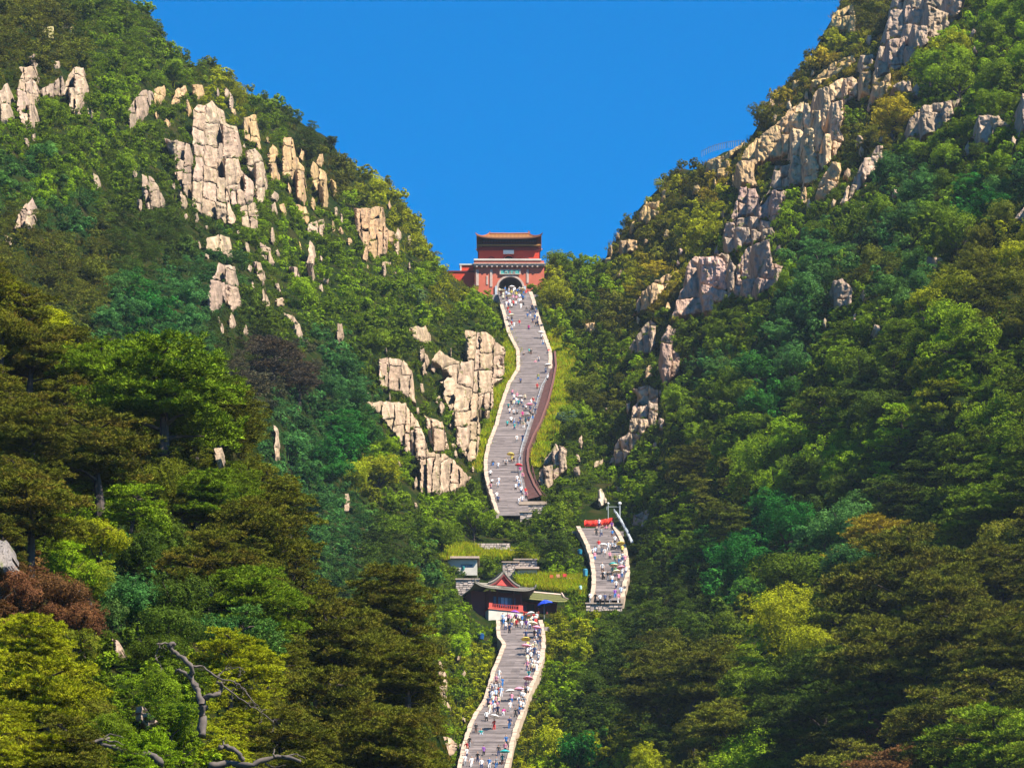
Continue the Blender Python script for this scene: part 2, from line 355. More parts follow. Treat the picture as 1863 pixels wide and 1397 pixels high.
# label, polygon in photo points, joint spacing across and down, colour, name
OUT = [
 ('largest pale granite face on the left hill, with stacked bulging blocks', [(350,201),(359,191),(373,191),(385,182),(393,192),(408,203),(408,224),(432,233),(437,257),(432,287),(436,306),(445,317),(432,345),(412,345),(417,373),(436,409),(408,407),(400,398),(376,394),(350,377),(348,340),(352,319),(357,297),(349,270)], 24, 30, PINK, 'cliff'),
 ('pale block crowning the big granite face on the left hill', [(350,154),(367,154),(372,172),(359,180),(350,171)], 30, 40, TAN, 'boulder'),
 ('small tan crag left of the knob that crowns the big face', [(280,162),(299,156),(300,173),(292,188),(279,190)], 14, 20, TAN, 'boulder'),
 ('broken golden ledge among bushes above the big left face', [(320,162),(339,155),(337,171),(322,188),(309,192)], 14, 16, TAN, 'boulder'),
 ('capped tan pillar right of the largest left face', [(443,212),(466,209),(468,229),(475,250),(476,278),(466,263),(445,254),(441,229)], 16, 34, TAN, 'rock_pillar'),
 ('bulging pink pillar below the capped tan pillar', [(445,274),(464,270),(479,289),(484,312),(483,340),(477,370),(464,366),(462,323),(449,302)], 24, 34, PINK, 'rock_pillar'),
 ('crumbled ledge at the foot of the pink pillar', [(436,377),(464,368),(470,398),(464,418),(440,411)], 14, 14, PINK, 'rock_ledge'),
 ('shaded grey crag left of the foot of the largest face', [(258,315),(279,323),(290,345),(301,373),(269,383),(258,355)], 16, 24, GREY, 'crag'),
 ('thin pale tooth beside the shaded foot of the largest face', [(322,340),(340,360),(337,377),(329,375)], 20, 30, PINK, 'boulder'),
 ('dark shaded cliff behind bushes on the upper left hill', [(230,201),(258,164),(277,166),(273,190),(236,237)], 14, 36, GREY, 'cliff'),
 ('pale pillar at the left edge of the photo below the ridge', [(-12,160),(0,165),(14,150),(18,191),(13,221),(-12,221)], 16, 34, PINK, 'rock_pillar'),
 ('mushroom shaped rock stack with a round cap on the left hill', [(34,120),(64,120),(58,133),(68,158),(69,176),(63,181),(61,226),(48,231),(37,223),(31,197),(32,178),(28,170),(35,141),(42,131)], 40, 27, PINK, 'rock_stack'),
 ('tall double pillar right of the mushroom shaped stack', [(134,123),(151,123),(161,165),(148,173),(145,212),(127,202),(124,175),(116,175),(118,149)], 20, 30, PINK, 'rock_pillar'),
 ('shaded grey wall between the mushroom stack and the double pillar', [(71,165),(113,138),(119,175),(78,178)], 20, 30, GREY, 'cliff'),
 ('pointed spire with ragged golden top near the left skyline', [(517,249),(532,250),(536,282),(554,307),(554,370),(542,363),(536,324),(515,322),(511,279)], 16, 44, TAN, 'rock_spire'),
 ('narrow tan spire left of the ragged pointed spire', [(496,262),(504,273),(503,292),(508,329),(493,329),(489,282)], 22, 30, TAN, 'rock_spire'),
 ('twin ribbed golden spires right of the ragged spire', [(569,294),(578,301),(592,316),(595,367),(590,387),(581,363),(564,318)], 12, 60, TAN, 'rock_spire'),
 ('slim golden finger right of the twin ribbed spires', [(601,320),(611,331),(610,363),(605,350)], 20, 40, GOLD, 'rock_spire'),
 ('white standing stone below the slim golden finger', [(608,378),(614,376),(612,397),(607,395)], 20, 40, PINK, 'boulder'),
 ('small stone stump beside the white standing stone', [(619,385),(624,389),(623,406),(619,402)], 20, 40, PINK, 'boulder'),
 ('cluster of brown organ pipe columns under the left skyline', [(644,378),(663,378),(669,378),(697,374),(699,410),(716,423),(716,440),(701,436),(703,464),(690,464),(680,473),(671,455),(660,445),(645,410)], 12, 60, (.46,.29,.16), 'rock_columns'),
 ('pale broken block left of the brown organ pipe columns', [(562,408),(590,397),(587,430),(577,425),(559,421)], 15, 20, PINK, 'boulder'),
 ('tall slender white spire in the middle of the left hill', [(564,436),(572,445),(573,460),(568,492),(572,516),(564,507),(557,483)], 20, 32, PINK, 'rock_spire'),
 ('leaning grey slabs at the foot of the slender white spire', [(527,483),(542,486),(547,511),(534,505)], 10, 40, GREY, 'boulder'),
 ('small golden tooth up left of the slender white spire', [(541,434),(550,458),(544,455)], 20, 40, GOLD, 'boulder'),
 ('small pale tooth right of the brown columns', [(718,445),(727,438),(725,466),(720,464)], 20, 40, PINK, 'boulder'),
 ('squat pale block below the brown columns', [(695,477),(710,477),(708,485),(695,485)], 20, 20, PINK, 'boulder'),
 ('angular pale boulder with a dark hollow at its left', [(374,434),(399,427),(418,431),(424,464),(416,470),(405,459),(375,453)], 24, 30, PINK, 'boulder'),
 ('split pink cliff like a hand in the middle left valley', [(397,479),(427,485),(431,520),(437,550),(422,567),(405,539),(401,552),(384,569),(376,552),(386,509)], 24, 34, PINK, 'cliff'),
 ('winding chain of pale ledges right of the hand shaped cliff', [(457,472),(472,477),(480,498),(485,535),(495,560),(476,558),(478,517),(467,500)], 12, 20, PINK, 'rock_ledge'),
 ('upright pale knob above the winding chain of ledges', [(446,438),(455,444),(452,464),(446,455)], 20, 40, PINK, 'boulder'),
 ('small stepped pale blocks above the second rocky rib', [(472,442),(493,450),(500,483),(489,481),(474,462)], 12, 14, PINK, 'boulder'),
 ('thin curved pale rib below the stepped blocks', [(493,505),(510,517),(515,539),(508,535),(500,513)], 14, 14, PINK, 'rock_ledge'),
 ('rounded pale boulder at the top of the lowest left rib', [(502,545),(515,543),(517,558),(502,558)], 30, 30, PINK, 'boulder'),
 ('lowest pale rib trailing down to the purple pine', [(512,567),(532,573),(545,590),(553,608),(547,616),(538,614),(527,584)], 14, 16, PINK, 'rock_ledge'),
 ('lone upright stone in green bushes right of the lowest rib', [(613,586),(623,588),(624,614),(613,620)], 30, 40, GREY, 'boulder'),
 ('group of grey upright stones low on the far left slope', [(58,359),(66,376),(56,413),(26,417),(34,391),(49,368)], 14, 22, GREY, 'boulder'),
 ('pale stone lowest and furthest left on the far slope', [(8,428),(22,435),(20,446),(10,444)], 30, 30, PINK, 'boulder'),
 ('slim grey stone alone in bushes on the far left slope', [(167,312),(178,318),(180,335),(177,346),(170,330)], 30, 40, GREY, 'boulder'),
 ('round topped pink boulder above the cliffs beside the stairs', [(746,596),(775,593),(784,604),(782,627),(763,622),(751,614)], 50, 50, PINK, 'boulder'),
 ('tall overhanging pink cliff just left of the upper stairs', [(847,601),(888,604),(903,622),(920,630),(916,689),(898,699),(897,738),(885,761),(878,727),(867,751),(875,782),(867,833),(852,841),(831,807),(826,756),(805,725),(811,704),(798,694),(824,684),(785,655),(800,635),(826,655),(852,658),(844,627)], 28, 38, PINK, 'cliff'),
 ('ribbed pink cliff upper left of the overhanging cliff', [(687,653),(710,650),(733,655),(751,678),(757,735),(744,725),(723,709),(692,709)], 14, 50, PINK, 'cliff'),
 ('long ribbed slab cliff sweeping down to the middle terrace', [(666,730),(723,730),(739,735),(762,771),(775,805),(780,823),(813,825),(844,856),(857,869),(839,887),(800,898),(764,895),(762,838),(741,823),(718,784)], 15, 56, PINK, 'cliff'),
 ('cracked pink buttress between the two big stairside cliffs', [(770,756),(806,766),(818,818),(788,822)], 16, 34, PINK, 'cliff'),
 ('huge flat faced rose boulder right of the upper stairs', [(1252,477),(1262,466),(1298,466),(1315,470),(1323,502),(1323,548),(1298,548),(1298,565),(1279,567),(1240,575),(1223,580),(1235,531),(1250,516)], 46, 70, (.52,.34,.26), 'boulder'),
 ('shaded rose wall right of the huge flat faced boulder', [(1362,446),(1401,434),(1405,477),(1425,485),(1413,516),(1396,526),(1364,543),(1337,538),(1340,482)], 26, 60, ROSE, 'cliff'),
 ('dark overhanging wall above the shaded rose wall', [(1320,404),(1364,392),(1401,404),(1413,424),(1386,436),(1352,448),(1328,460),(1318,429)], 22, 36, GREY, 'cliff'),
 ('long dark rib running down below the rose boulder', [(1216,587),(1230,599),(1221,635),(1240,648),(1230,684),(1211,701),(1204,684),(1204,623)], 14, 50, ROSE, 'rock_rib'),
 ('shaded twin slabs left of the long dark rib', [(1182,582),(1196,594),(1187,643),(1157,643),(1145,635),(1157,611)], 16, 50, GREY, 'rock_slab'),
 ('slanting golden slabs left of the rose boulder', [(1206,502),(1235,489),(1216,516),(1196,545),(1167,567),(1150,567),(1167,531)], 16, 30, TAN, 'rock_slab'),
 ('pale double knob above the trees right of the gate', [(1126,436),(1157,436),(1160,453),(1133,463)], 17, 40, TAN, 'boulder'),
 ('golden bluff near the skyline above the pale double knob', [(1163,385),(1175,368),(1200,366),(1199,388),(1180,408),(1165,400)], 18, 24, GOLD, 'cliff'),
 ('brightest tall column in the middle of the right ridge', [(1455,186),(1469,188),(1480,220),(1480,266),(1492,307),(1487,330),(1474,333),(1446,339),(1439,330),(1442,243),(1436,215)], 26, 44, (.58,.41,.25), 'rock_pillar'),
 ('smooth tan wing left of the brightest tall column', [(1368,259),(1410,225),(1450,190),(1440,243),(1437,289),(1400,289),(1373,300),(1377,339),(1348,330),(1338,300)], 34, 60, TAN, 'cliff'),
 ('deep ribbed wall right of the brightest tall column', [(1478,175),(1492,161),(1526,145),(1552,138),(1561,152),(1561,172),(1538,188),(1538,209),(1529,234),(1533,257),(1515,289),(1494,310),(1487,266),(1481,220)], 16, 60, (.50,.34,.20), 'cliff'),
 ('slim pillar under the hooked rock on the right ridge', [(1565,131),(1584,129),(1586,175),(1568,170)], 30, 50, TAN, 'rock_pillar'),
 ('hooked rock with a dark hollow high on the right ridge', [(1565,101),(1590,99),(1588,124),(1570,126)], 16, 14, PINK, 'boulder'),
 ('golden bluff below the ridge railing', [(1286,291),(1320,282),(1354,257),(1350,266),(1327,289),(1325,321),(1316,323),(1286,307)], 15, 24, GOLD, 'cliff'),
 ('leaning pale blocks left of the foot of the brightest column', [(1409,300),(1435,300),(1437,342),(1414,346),(1387,358),(1382,376),(1407,326)], 16, 22, PINK, 'boulder'),
 ('diagonal pink rib descending right of the brightest column', [(1554,328),(1572,287),(1584,284),(1593,266),(1607,264),(1607,291),(1584,317),(1561,342),(1538,374),(1529,372),(1540,342)], 16, 30, PINK, 'rock_rib'),
 ('small golden block on the grassy right ridge shoulder', [(1442,147),(1455,145),(1453,161),(1442,163)], 30, 30, GOLD, 'boulder'),
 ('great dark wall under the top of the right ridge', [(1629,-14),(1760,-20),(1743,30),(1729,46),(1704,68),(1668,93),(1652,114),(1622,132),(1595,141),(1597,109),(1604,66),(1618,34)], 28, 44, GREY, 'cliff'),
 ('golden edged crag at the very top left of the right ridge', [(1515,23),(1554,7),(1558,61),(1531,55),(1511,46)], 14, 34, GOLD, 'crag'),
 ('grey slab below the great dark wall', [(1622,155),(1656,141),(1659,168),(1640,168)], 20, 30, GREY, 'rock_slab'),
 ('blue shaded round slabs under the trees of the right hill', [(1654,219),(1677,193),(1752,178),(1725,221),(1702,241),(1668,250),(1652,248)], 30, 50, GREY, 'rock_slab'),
 ('flat topped pink block alone in the right hill forest', [(1779,209),(1813,209),(1838,228),(1813,232),(1795,262),(1784,255)], 36, 60, PINK, 'boulder'),
 ('pale rock at the upper right edge of the photo', [(1858,171),(1880,175),(1880,240),(1860,235)], 30, 50, PINK, 'boulder'),
 ('pale rock poking out at the right edge of the photo', [(1846,398),(1863,372),(1885,372),(1880,405)], 30, 50, PINK, 'boulder'),
 ('terraced pale crags right of the red edged middle stairs', [(1151,707),(1177,699),(1196,709),(1198,746),(1192,776),(1175,776),(1164,797),(1153,815),(1138,836),(1110,845),(1117,815),(1127,797),(1145,787),(1143,765),(1153,739),(1166,724)], 13, 26, PINK, 'crag'),
 ('row of small pale teeth below the terraced crags', [(1082,838),(1100,836),(1097,847),(1080,851)], 8, 20, PINK, 'boulder'),
 ('dark streaked cliff in the gully right of the stairs', [(984,853),(1011,806),(1033,817),(1031,853),(1009,875),(999,890),(977,883)], 15, 50, GREY, 'cliff'),
 ('egg shaped standing stone above the red banner', [(1087,892),(1092,889),(1097,890),(1101,900),(1104,915),(1091,922),(1087,908)], 60, 60, (.50,.42,.34), 'boulder'),
 ('small tan rock right of the egg shaped standing stone', [(1119,881),(1130,888),(1132,896),(1121,894)], 30, 30, TAN, 'boulder'),
 ('shaded rocks right of the grey stair railing', [(1153,937),(1185,924),(1175,956),(1153,958)], 18, 20, GREY, 'boulder'),
 ('small pale rocks in the right hill forest under the big block', [(1689,466),(1714,470),(1712,490),(1692,488)], 14, 20, GREY, 'boulder'),
 ('dark pointed rocks in the middle of the right hill forest', [(1512,513),(1530,505),(1552,528),(1548,555),(1520,560)], 16, 40, GREY, 'crag'),
 ('small grey stone in the forest left of centre right hill', [(1590,588),(1602,590),(1602,612),(1592,612)], 30, 40, GREY, 'boulder'),
 ('pale boulder at the left photo edge amid near pines', [(-10,980),(14,982),(24,1005),(22,1030),(-10,1036)], 60, 60, (.24,.21,.185), 'boulder'),
 ('small pale rock above the bare forked trunk', [(204,1160),(214,1165),(223,1185),(210,1188)], 30, 30, PINK, 'boulder'),
 ('broken pale rocks left of the bare forked trunk', [(246,1285),(262,1284),(285,1312),(268,1322),(246,1308)], 12, 12, PINK, 'boulder'),
 ('tall narrow cliff left of the lowest stairs', [(797,1199),(812,1216),(813,1272),(819,1293),(800,1280),(797,1230)], 12, 40, PINK, 'cliff'),
 ('rounded boulders beside the lowest stairs at the left', [(788,1346),(812,1338),(832,1352),(826,1372),(795,1376)], 20, 18, PINK, 'boulder'),
 ('tall thin grey stone in bushes left of the long slab cliff', [(498,772),(506,778),(508,830),(500,838)], 30, 50, PINK, 'boulder'),
 ('pale pinnacle in bushes below the long slab cliff', [(627,897),(634,896),(636,930),(626,932)], 30, 50, PINK, 'rock_pillar'),
 ('small rock at the foot of the near pine with a thick trunk', [(390,815),(403,813),(403,835),(394,838)], 30, 30, PINK, 'boulder'),
 ('golden rock just under the right skyline', [(1100,470),(1110,466),(1112,476),(1102,480)], 30, 30, GOLD, 'boulder'),
 ('little pink rock in the grass right of the upper stairs', [(1062,590),(1082,584),(1084,602),(1064,606)], 14, 30, TAN, 'boulder'),
 ('pink rock in trees above the terraced crags', [(1172,668),(1186,664),(1188,684),(1174,690)], 14, 30, TAN, 'boulder'),
]
def clip(poly, nx, ny, c):
    out = []
    for i in range(len(poly)):
        a = poly[i - 1]; b = poly[i]
        da = a[0] * nx + a[1] * ny - c; db = b[0] * nx + b[1] * ny - c
        if (da <= 0) != (db <= 0):
            t = da / (da - db); out.append((a[0] + (b[0] - a[0]) * t, a[1] + (b[1] - a[1]) * t))
        if db <= 0: out.append(b)
    return out
def parea(p):
    return sum(p[i - 1][0] * p[i][1] - p[i][0] * p[i - 1][1] for i in range(len(p))) / 2
def rock_cell(cell, D0, D1, vb, step, rs, tone, fd):
    """one granite block: face towards the valley, sides running back into the hill"""
    n = len(cell)
    if parea(cell) < 0: cell = cell[::-1]
    cu = sum(p[0] for p in cell) / n; cv = sum(p[1] for p in cell) / n
    sz = math.sqrt(abs(parea(cell)))
    k = 1 - min(.15, 1.15 / sz)
    ring = []
    for i in range(n):
        a = Vector(cell[i - 1]); b = Vector(cell[i]); L = (b - a).length
        m = max(1, int(L / step))
        for j in range(m):
            p = a + (b - a) * (j / m)
            q = Vector((p.x * .22, p.y * .13, 3.1 + tone))
            p = Vector((p.x + noise.noise(q) * 2.2 + noise.noise(q * .35) * 4, p.y + noise.noise(q + Vector((9, 4, 2))) * 2 + noise.noise(q * .4 + Vector((5, 1, 7))) * 3))
            ring.append(Vector((cu + (p.x - cu) * k, cv + (p.y - cv) * k)))
    m = len(ring)
    pts = list(ring)
    us = [p.x for p in ring]; vs = [p.y for p in ring]
    rp = [(p.x, p.y) for p in ring]
    y = min(vs)
    while y < max(vs):
        x = min(us)
        while x < max(us):
            a = x + rs.uniform(-.3, .3) * step; b = y + rs.uniform(-.3, .3) * step
            if inside(rp, a, b) and seg_dist(rp, a, b) > step * .45: pts.append(Vector((a, b)))
            x += step
        y += step
    try:
        v2, e2, f2, ov, oe, of = delaunay_2d_cdt(pts, [(i, (i + 1) % m) for i in range(m)], [], 1, 1e-4)
    except Exception:
        return None
    mpp = D0 / F * 1.06
    tx = rs.uniform(-.55, .8); tz = rs.uniform(-.3, .5); amp = min(2.0, .9 + sz / 38)
    er = max(1.0, min(3.5, sz * .13))
    vts = []; D_ = []
    def colbot(u):
        best = None
        for i in range(n):
            a, b = cell[i - 1], cell[i]
            if (a[0] - u) * (b[0] - u) <= 0 and abs(a[0] - b[0]) > 1e-6:
                y = a[1] + (b[1] - a[1]) * (u - a[0]) / (b[0] - a[0])
                best = y if best is None else max(best, y)
        return cv if best is None else best
    for p in v2:
        d = seg_dist(rp, p.x, p.y)
        e = 1 - min(d / er, 1)
        q = Vector((p.x * .34, p.y * .07, tone * 3))
        q0 = Vector((p.x + noise.noise(Vector((p.x * .05, p.y * .05, tone))) * 9, p.y, 0)); fis = -abs(noise.noise(q)) * 1.3 - abs(noise.noise(Vector((q0.x * .10, p.y * .028, tone + 7)))) * 6.5 - abs(noise.noise(Vector((q0.x * .05, p.y * .12, tone + 17)))) * 3.5
        vl = .55 * colbot(p.x) + .45 * vb
        fa = noise.voronoi(Vector((p.x * .085, p.y * .06, tone + 2)))[0]
        fis += min(.6, fa[1] - fa[0]) * 4.5
        D = D0 + (fd(p.x, vl) - fd(cu, vb)) * (.9 if cu < 950 else .2) + (vl - p.y) * mpp * .65 + (tx * (p.x - cu) + tz * (cv - p.y)) * mpp + e * e * er * mpp * 1.3 - fis * mpp * 1.15 * amp + noise.noise(Vector((p.x * .6, p.y * .5, 1))) * mpp * .8
        vts.append(P(p.x, p.y, D)); D_.append(D)
    faces = [list(f) for f in f2]
    back = max(3.0, D1 - D0 + 4) if D0 > 300 else 2.5
    cnt = {}
    for f in faces:
        for i in range(len(f)):
            a, b = f[i - 1], f[i]
            cnt[(a, b)] = cnt.get((a, b), 0) + 1
    bm = {}
    for (a, b) in list(cnt):
        if (b, a) not in cnt:
            for q in (a, b):
                if q not in bm:
                    bm[q] = len(vts); w = vts[q].copy(); w.y += back; w.z += back * .12; w.x *= 1 + back / D0 * .0; vts.append(w)
            faces.append([b, a, bm[a], bm[b]])
    return vts, faces
OUT += [
 ('tan shoulder of rock between the slim pillar and the great dark wall', [(1588,128),(1594,143),(1620,134),(1622,158),(1600,182),(1588,176)], 16, 26, TAN, 'cliff'),
 ('rose wall under the leaning pale blocks on the right ridge', [(1384,376),(1408,346),(1432,348),(1420,392),(1404,402),(1364,390),(1330,402),(1346,340),(1378,342)], 20, 40, ROSE, 'cliff'),
 ('tan ledges right of the foot of the brightest tall column', [(1490,332),(1516,292),(1530,296),(1528,330),(1500,366),(1484,352)], 16, 28, TAN, 'rock_ledge'),
 ('dark cleft wall between the rose boulder and the rose wall', [(1302,462),(1326,462),(1338,484),(1335,536),(1326,546),(1326,500),(1316,468)], 14, 50, GREY, 'cliff'),
 ('slanting grassy gold slabs above the deep ribbed wall', [(1478,146),(1520,112),(1552,100),(1560,112),(1520,136),(1486,158)], 22, 14, GOLD, 'rock_slab'),
 ('shaded wall left of the foot of the largest left face', [(300,250),(346,262),(350,300),(346,340),(338,356),(322,330),(316,290)], 14, 34, GREY, 'cliff'),
 ('pale ribs linking the largest face with the pink pillar', [(440,320),(447,316),(462,330),(462,364),(436,374),(420,372),(420,348),(434,346)], 12, 24, PINK, 'rock_rib'),
 ('golden ledge among bushes left of the twin spires', [(540,372),(556,376),(562,398),(558,406),(546,396)], 12, 20, TAN, 'rock_ledge'),
]
ROCK_POLYS = [o[1] for o in OUT]; ROCK_SMALL = []; LEDGES = []
def outcrop(idx, label, poly, cw, ch, tint, name):
    rs = random.Random(idx * 17 + 3)
    us = [p[0] for p in poly]; vs = [p[1] for p in poly]
    vb = max(vs); uc = sum(us) / len(us)
    near = float(near_top(uc)) + 60 < vb and uc < 700
    fd = (lambda u, v: float(field_near(u, v)) - 6) if near else (lambda u, v: float(field(u, v)) - 1.5)
    D0 = fd(uc, vb)
    base = P(uc, vb, D0)
    root = empty(name, base, label, name.replace('_', ' '), None)
    u0, u1, v0 = min(us), max(us), min(vs)
    xs = [u0 - 5]; x = u0
    while x < u1 - cw * .5:
        x += cw * rs.uniform(.55, 1.5)
        if x < u1 - cw * .35: xs.append(x)
    xs.append(u1 + 40)
    lean = rs.uniform(-.10, .10); made = 0
    tl = [0] + [lean + rs.uniform(-.07, .07) for _ in xs[1:-1]] + [0]
    cells = []
    for i in range(len(xs) - 1):
        st = list(poly)
        for (x, t, sg) in ((xs[i], tl[i], -1), (xs[i + 1], tl[i + 1], 1)):
            st = clip(st, sg, -sg * t, sg * (x - t * vb)) if len(st) > 2 else st
        y = v0 - ch * rs.uniform(0, .6); pa, pc = 0, -1e6
        while y < vb + 1:
            y2 = y + ch * rs.uniform(.55, 1.6)
            a2 = rs.uniform(-.45, .45); mx_ = (xs[i] + xs[i + 1]) / 2
            if vb - y2 < ch * .35: y2 = vb + 60; a2 = 0
            c_ = st
            if pc > -1e5: c_ = clip(c_, -(-pa), -1, -(pc)) if len(c_) > 2 else c_
            c2 = y2 - a2 * mx_
            c_ = clip(c_, -a2, 1, c2) if len(c_) > 2 else c_
            if len(c_) > 2: cells.append(c_)
            pa, pc = a2, c2; y = y2
    for cell in cells:
        if len(cell) < 3 or abs(parea(cell)) < 22: continue
        cb = max(p[1] for p in cell); cc = sum(p[0] for p in cell) / len(cell)
        Df = fd(cc, cb)
        Dc = D0 + (Df - D0) * .9 - rs.uniform(0, 1.4 + min(4, abs(parea(cell)) / 260))
        got = rock_cell(cell, Dc, Df + 6, cb, 2.4, rs, idx + made * .37, fd)
        if got is None: continue
        if (len(cells) > 3 or abs(parea(cell)) > 900) and rs.random() < .5: LEDGES.append((rs.uniform(min(p[0] for p in cell), max(p[0] for p in cell)), cb - rs.uniform(-2, 5), Dc - .8))
        me = bpy.data.meshes.new('rock_block')
        me.from_pydata([p - base for p in got[0]], [], got[1])
        me.materials.append(M_ROCK); me.update()
        o = mesh_obj('rock_block', me, root)
        w = rs.uniform(.88, 1.12)
        o['tint'] = (tint[0] * w, tint[1] * w * rs.uniform(.97, 1.03), tint[2] * w * rs.uniform(.92, 1.05))
        made += 1
for i, o in enumerate(OUT): outcrop(i, *o)
# loose stones and small ledges around the cliffs
rs = random.Random(5); SMALL = []
WHERE = [(0, 14), (5, 5), (4, 3), (25, 8), (28, 9), (31, 5), (14, 5), (16, 4), (20, 8), (22, 4), (11, 4), (12, 4), (40, 12), (41, 6), (42, 8), (44, 6), (49, 8), (50, 4), (52, 8), (53, 5), (54, 8), (57, 6), (59, 8), (61, 6), (65, 4), (68, 9), (70, 5), (75, 5), (3, 5), (7, 4), (51, 5), (46, 4), (43, 5), (80, 4), (81, 5)]
cnt_ = {}
for oi, n_ in WHERE:
    pl = OUT[oi][1]; tint = OUT[oi][4]
    us = [p[0] for p in pl]; vs = [p[1] for p in pl]; k = 0; tr = 0
    nm_ = OUT[oi][0]
    while k < n_ * .6 and tr < 300:
        tr += 1
        u = rs.uniform(min(us) - 26, max(us) + 26); v = rs.uniform(min(vs) - 16, max(vs) + 34)
        w = rs.uniform(2.6, 7); h = w * rs.uniform(1.2, 3.2)
        if any(inside(q, u, v) or seg_dist(q, u, v) < w * .9 + 2 for q in ROCK_POLYS): continue
        if any((a - u) ** 2 + (b - v) ** 2 < 180 for a, b in SMALL): continue
        if 870 < u < 1010 and v > 520 or v < skyline(u) + 12 or u < 4 or u > 1858 or v < 4: continue
        SMALL.append((u, v)); k += 1
        m_ = rs.randint(4, 6); a0 = rs.uniform(0, 6)
        poly = [(u + w * math.cos(a0 + 6.283 * j / m_) * rs.uniform(.45, 1.25), v + h * math.sin(a0 + 6.283 * j / m_) * rs.uniform(.55, 1.25)) for j in range(m_)]
        near = u < 700 and float(near_top(u)) + 60 < v
        fd = (lambda a, b: float(field_near(a, b)) - 6) if near else (lambda a, b: float(field(a, b)) - 2.5)
        vb = max(p[1] for p in poly); D0 = fd(u, vb)
        got = rock_cell(poly, D0, D0 + 4, vb, 2.2, rs, 300 + len(SMALL) * .7, fd)
        if got is None: continue
        base = P(u, vb, D0); me = bpy.data.meshes.new('small_rock'); me.from_pydata([p - base for p in got[0]], [], got[1]); me.materials.append(M_ROCK); me.update()
        o = mesh_obj('small_rock', me, None, base); z = rs.uniform(.85, 1.15); o['tint'] = tuple(c * z for c in tint)
        du_, dv_ = u - sum(us) / len(us), v - sum(vs) / len(vs)
        side = ('right' if du_ > 0 else 'left') if abs(du_) > abs(dv_) else ('below' if dv_ > 0 else 'above')
        what = 'slim stone' if h > w * 1.8 else ('blocky stone' if h < w * 1.3 else 'small stone')
        where = {'right': 'to the right of', 'left': 'to the left of', 'below': 'below', 'above': 'above'}[side]
        short = ' '.join(nm_.split()[:8]).rstrip(',')
        lab = what + ' ' + where + ' ' + short; c_ = cnt_.get(lab, 0); cnt_[lab] = c_ + 1
        if c_: lab = ['', 'second ', 'third ', 'fourth ', 'fifth ', 'sixth ', 'seventh '][min(c_, 6)] + lab
        tagit(o, lab, 'rock', 'loose stones around the cliffs')
        ROCK_SMALL.append((u, v, w, h))
# ------------------------------------------------------------------ foliage meshes
def leaf_mesh(name, quads, cols, mat, tubes=None):
    """quads: (n,4,3) array, cols: (n,2) per leaf brightness and dryness"""
    n = len(quads)
    nv = quads.shape[1]
    vs = quads.reshape(-1, 3)
    me = bpy.data.meshes.new(name)
    tv = []; tf = []
    if tubes is not None:
        tv = [tuple(p) for p in tubes.v]; tf = [[i + n * nv for i in f] for f in tubes.f]
    me.from_pydata([tuple(p) for p in vs] + tv, [], [tuple(range(i * nv, i * nv + nv)) for i in range(n)] + tf)
    me.materials.append(mat); me.materials.append(M_BARK)
    a = me.color_attributes.new('leaf', 'FLOAT_COLOR', 'POINT')
    c = np.zeros((len(me.vertices), 4), np.float32); c[:, 3] = 1
    c[:n * nv, 0] = np.repeat(cols[:, 0], nv); c[:n * nv, 1] = np.repeat(cols[:, 1], nv)
    a.data.foreach_set('color', c.ravel())
    mi = np.zeros(n + len(tf), np.int32); mi[n:] = 1
    me.polygons.foreach_set('material_index', mi)
    me.update()
    return me
def unit(n):
    d = rng.normal(size=(n, 3)); return d / np.linalg.norm(d, axis=1)[:, None]
def broad_crown(name, nl, size, lobes=12, flat=.85, mat=None):
    """leaves over overlapping lobes, crown radius 1 centred at origin"""
    out = []; cols = []
    L = []
    for i in range(lobes):
        d = unit(1)[0]; r = rng.uniform(.25, .68)
        L.append((d * r * np.array([1.05, 1.05, flat]) + np.array([0, 0, .05]), rng.uniform(.24, .46), rng.uniform(0, .9), rng.uniform(0, 1) ** 3))
    w = np.array([l[1] ** 2 for l in L]); w /= w.sum()
    for (c, r, tone, dry), k in zip(L, (w * nl).astype(int)):
        d = unit(k); d[:, 2] = np.where(d[:, 2] < -.3, -d[:, 2], d[:, 2])
        # clumps of leaves on each lobe
        cl = unit(max(5, k // 22)); ci = rng.randint(0, len(cl), k)
        d = cl[ci] + rng.normal(size=(k, 3)) * .17; d /= np.linalg.norm(d, axis=1)[:, None]
        bump = rng.uniform(.7, 1.22, len(cl))[ci]
        pos = c + d * (r * bump * (1 - rng.uniform(0, 1, k) ** 2.5 * .35))[:, None]
        nrm = d + rng.normal(size=(k, 3)) * .45; nrm[:, 2] += .25; nrm /= np.linalg.norm(nrm, axis=1)[:, None]
        t = np.cross(nrm, rng.normal(size=(k, 3))); t /= np.linalg.norm(t, axis=1)[:, None]
        b = np.cross(nrm, t)
        s = size * rng.uniform(.6, 1.3, k)[:, None]
        q = np.stack([pos - t * s, pos - b * s * .6, pos + t * s, pos + b * s * .6], 1)
        out.append(q)
        cols.append(np.stack([np.clip(tone * .45 + rng.uniform(0, .55, k), 0, 1), np.clip(dry + rng.uniform(-.3, .3, k), 0, 1)], 1))
    return leaf_mesh(name, np.concatenate(out), np.concatenate(cols), mat or M_LEAF)
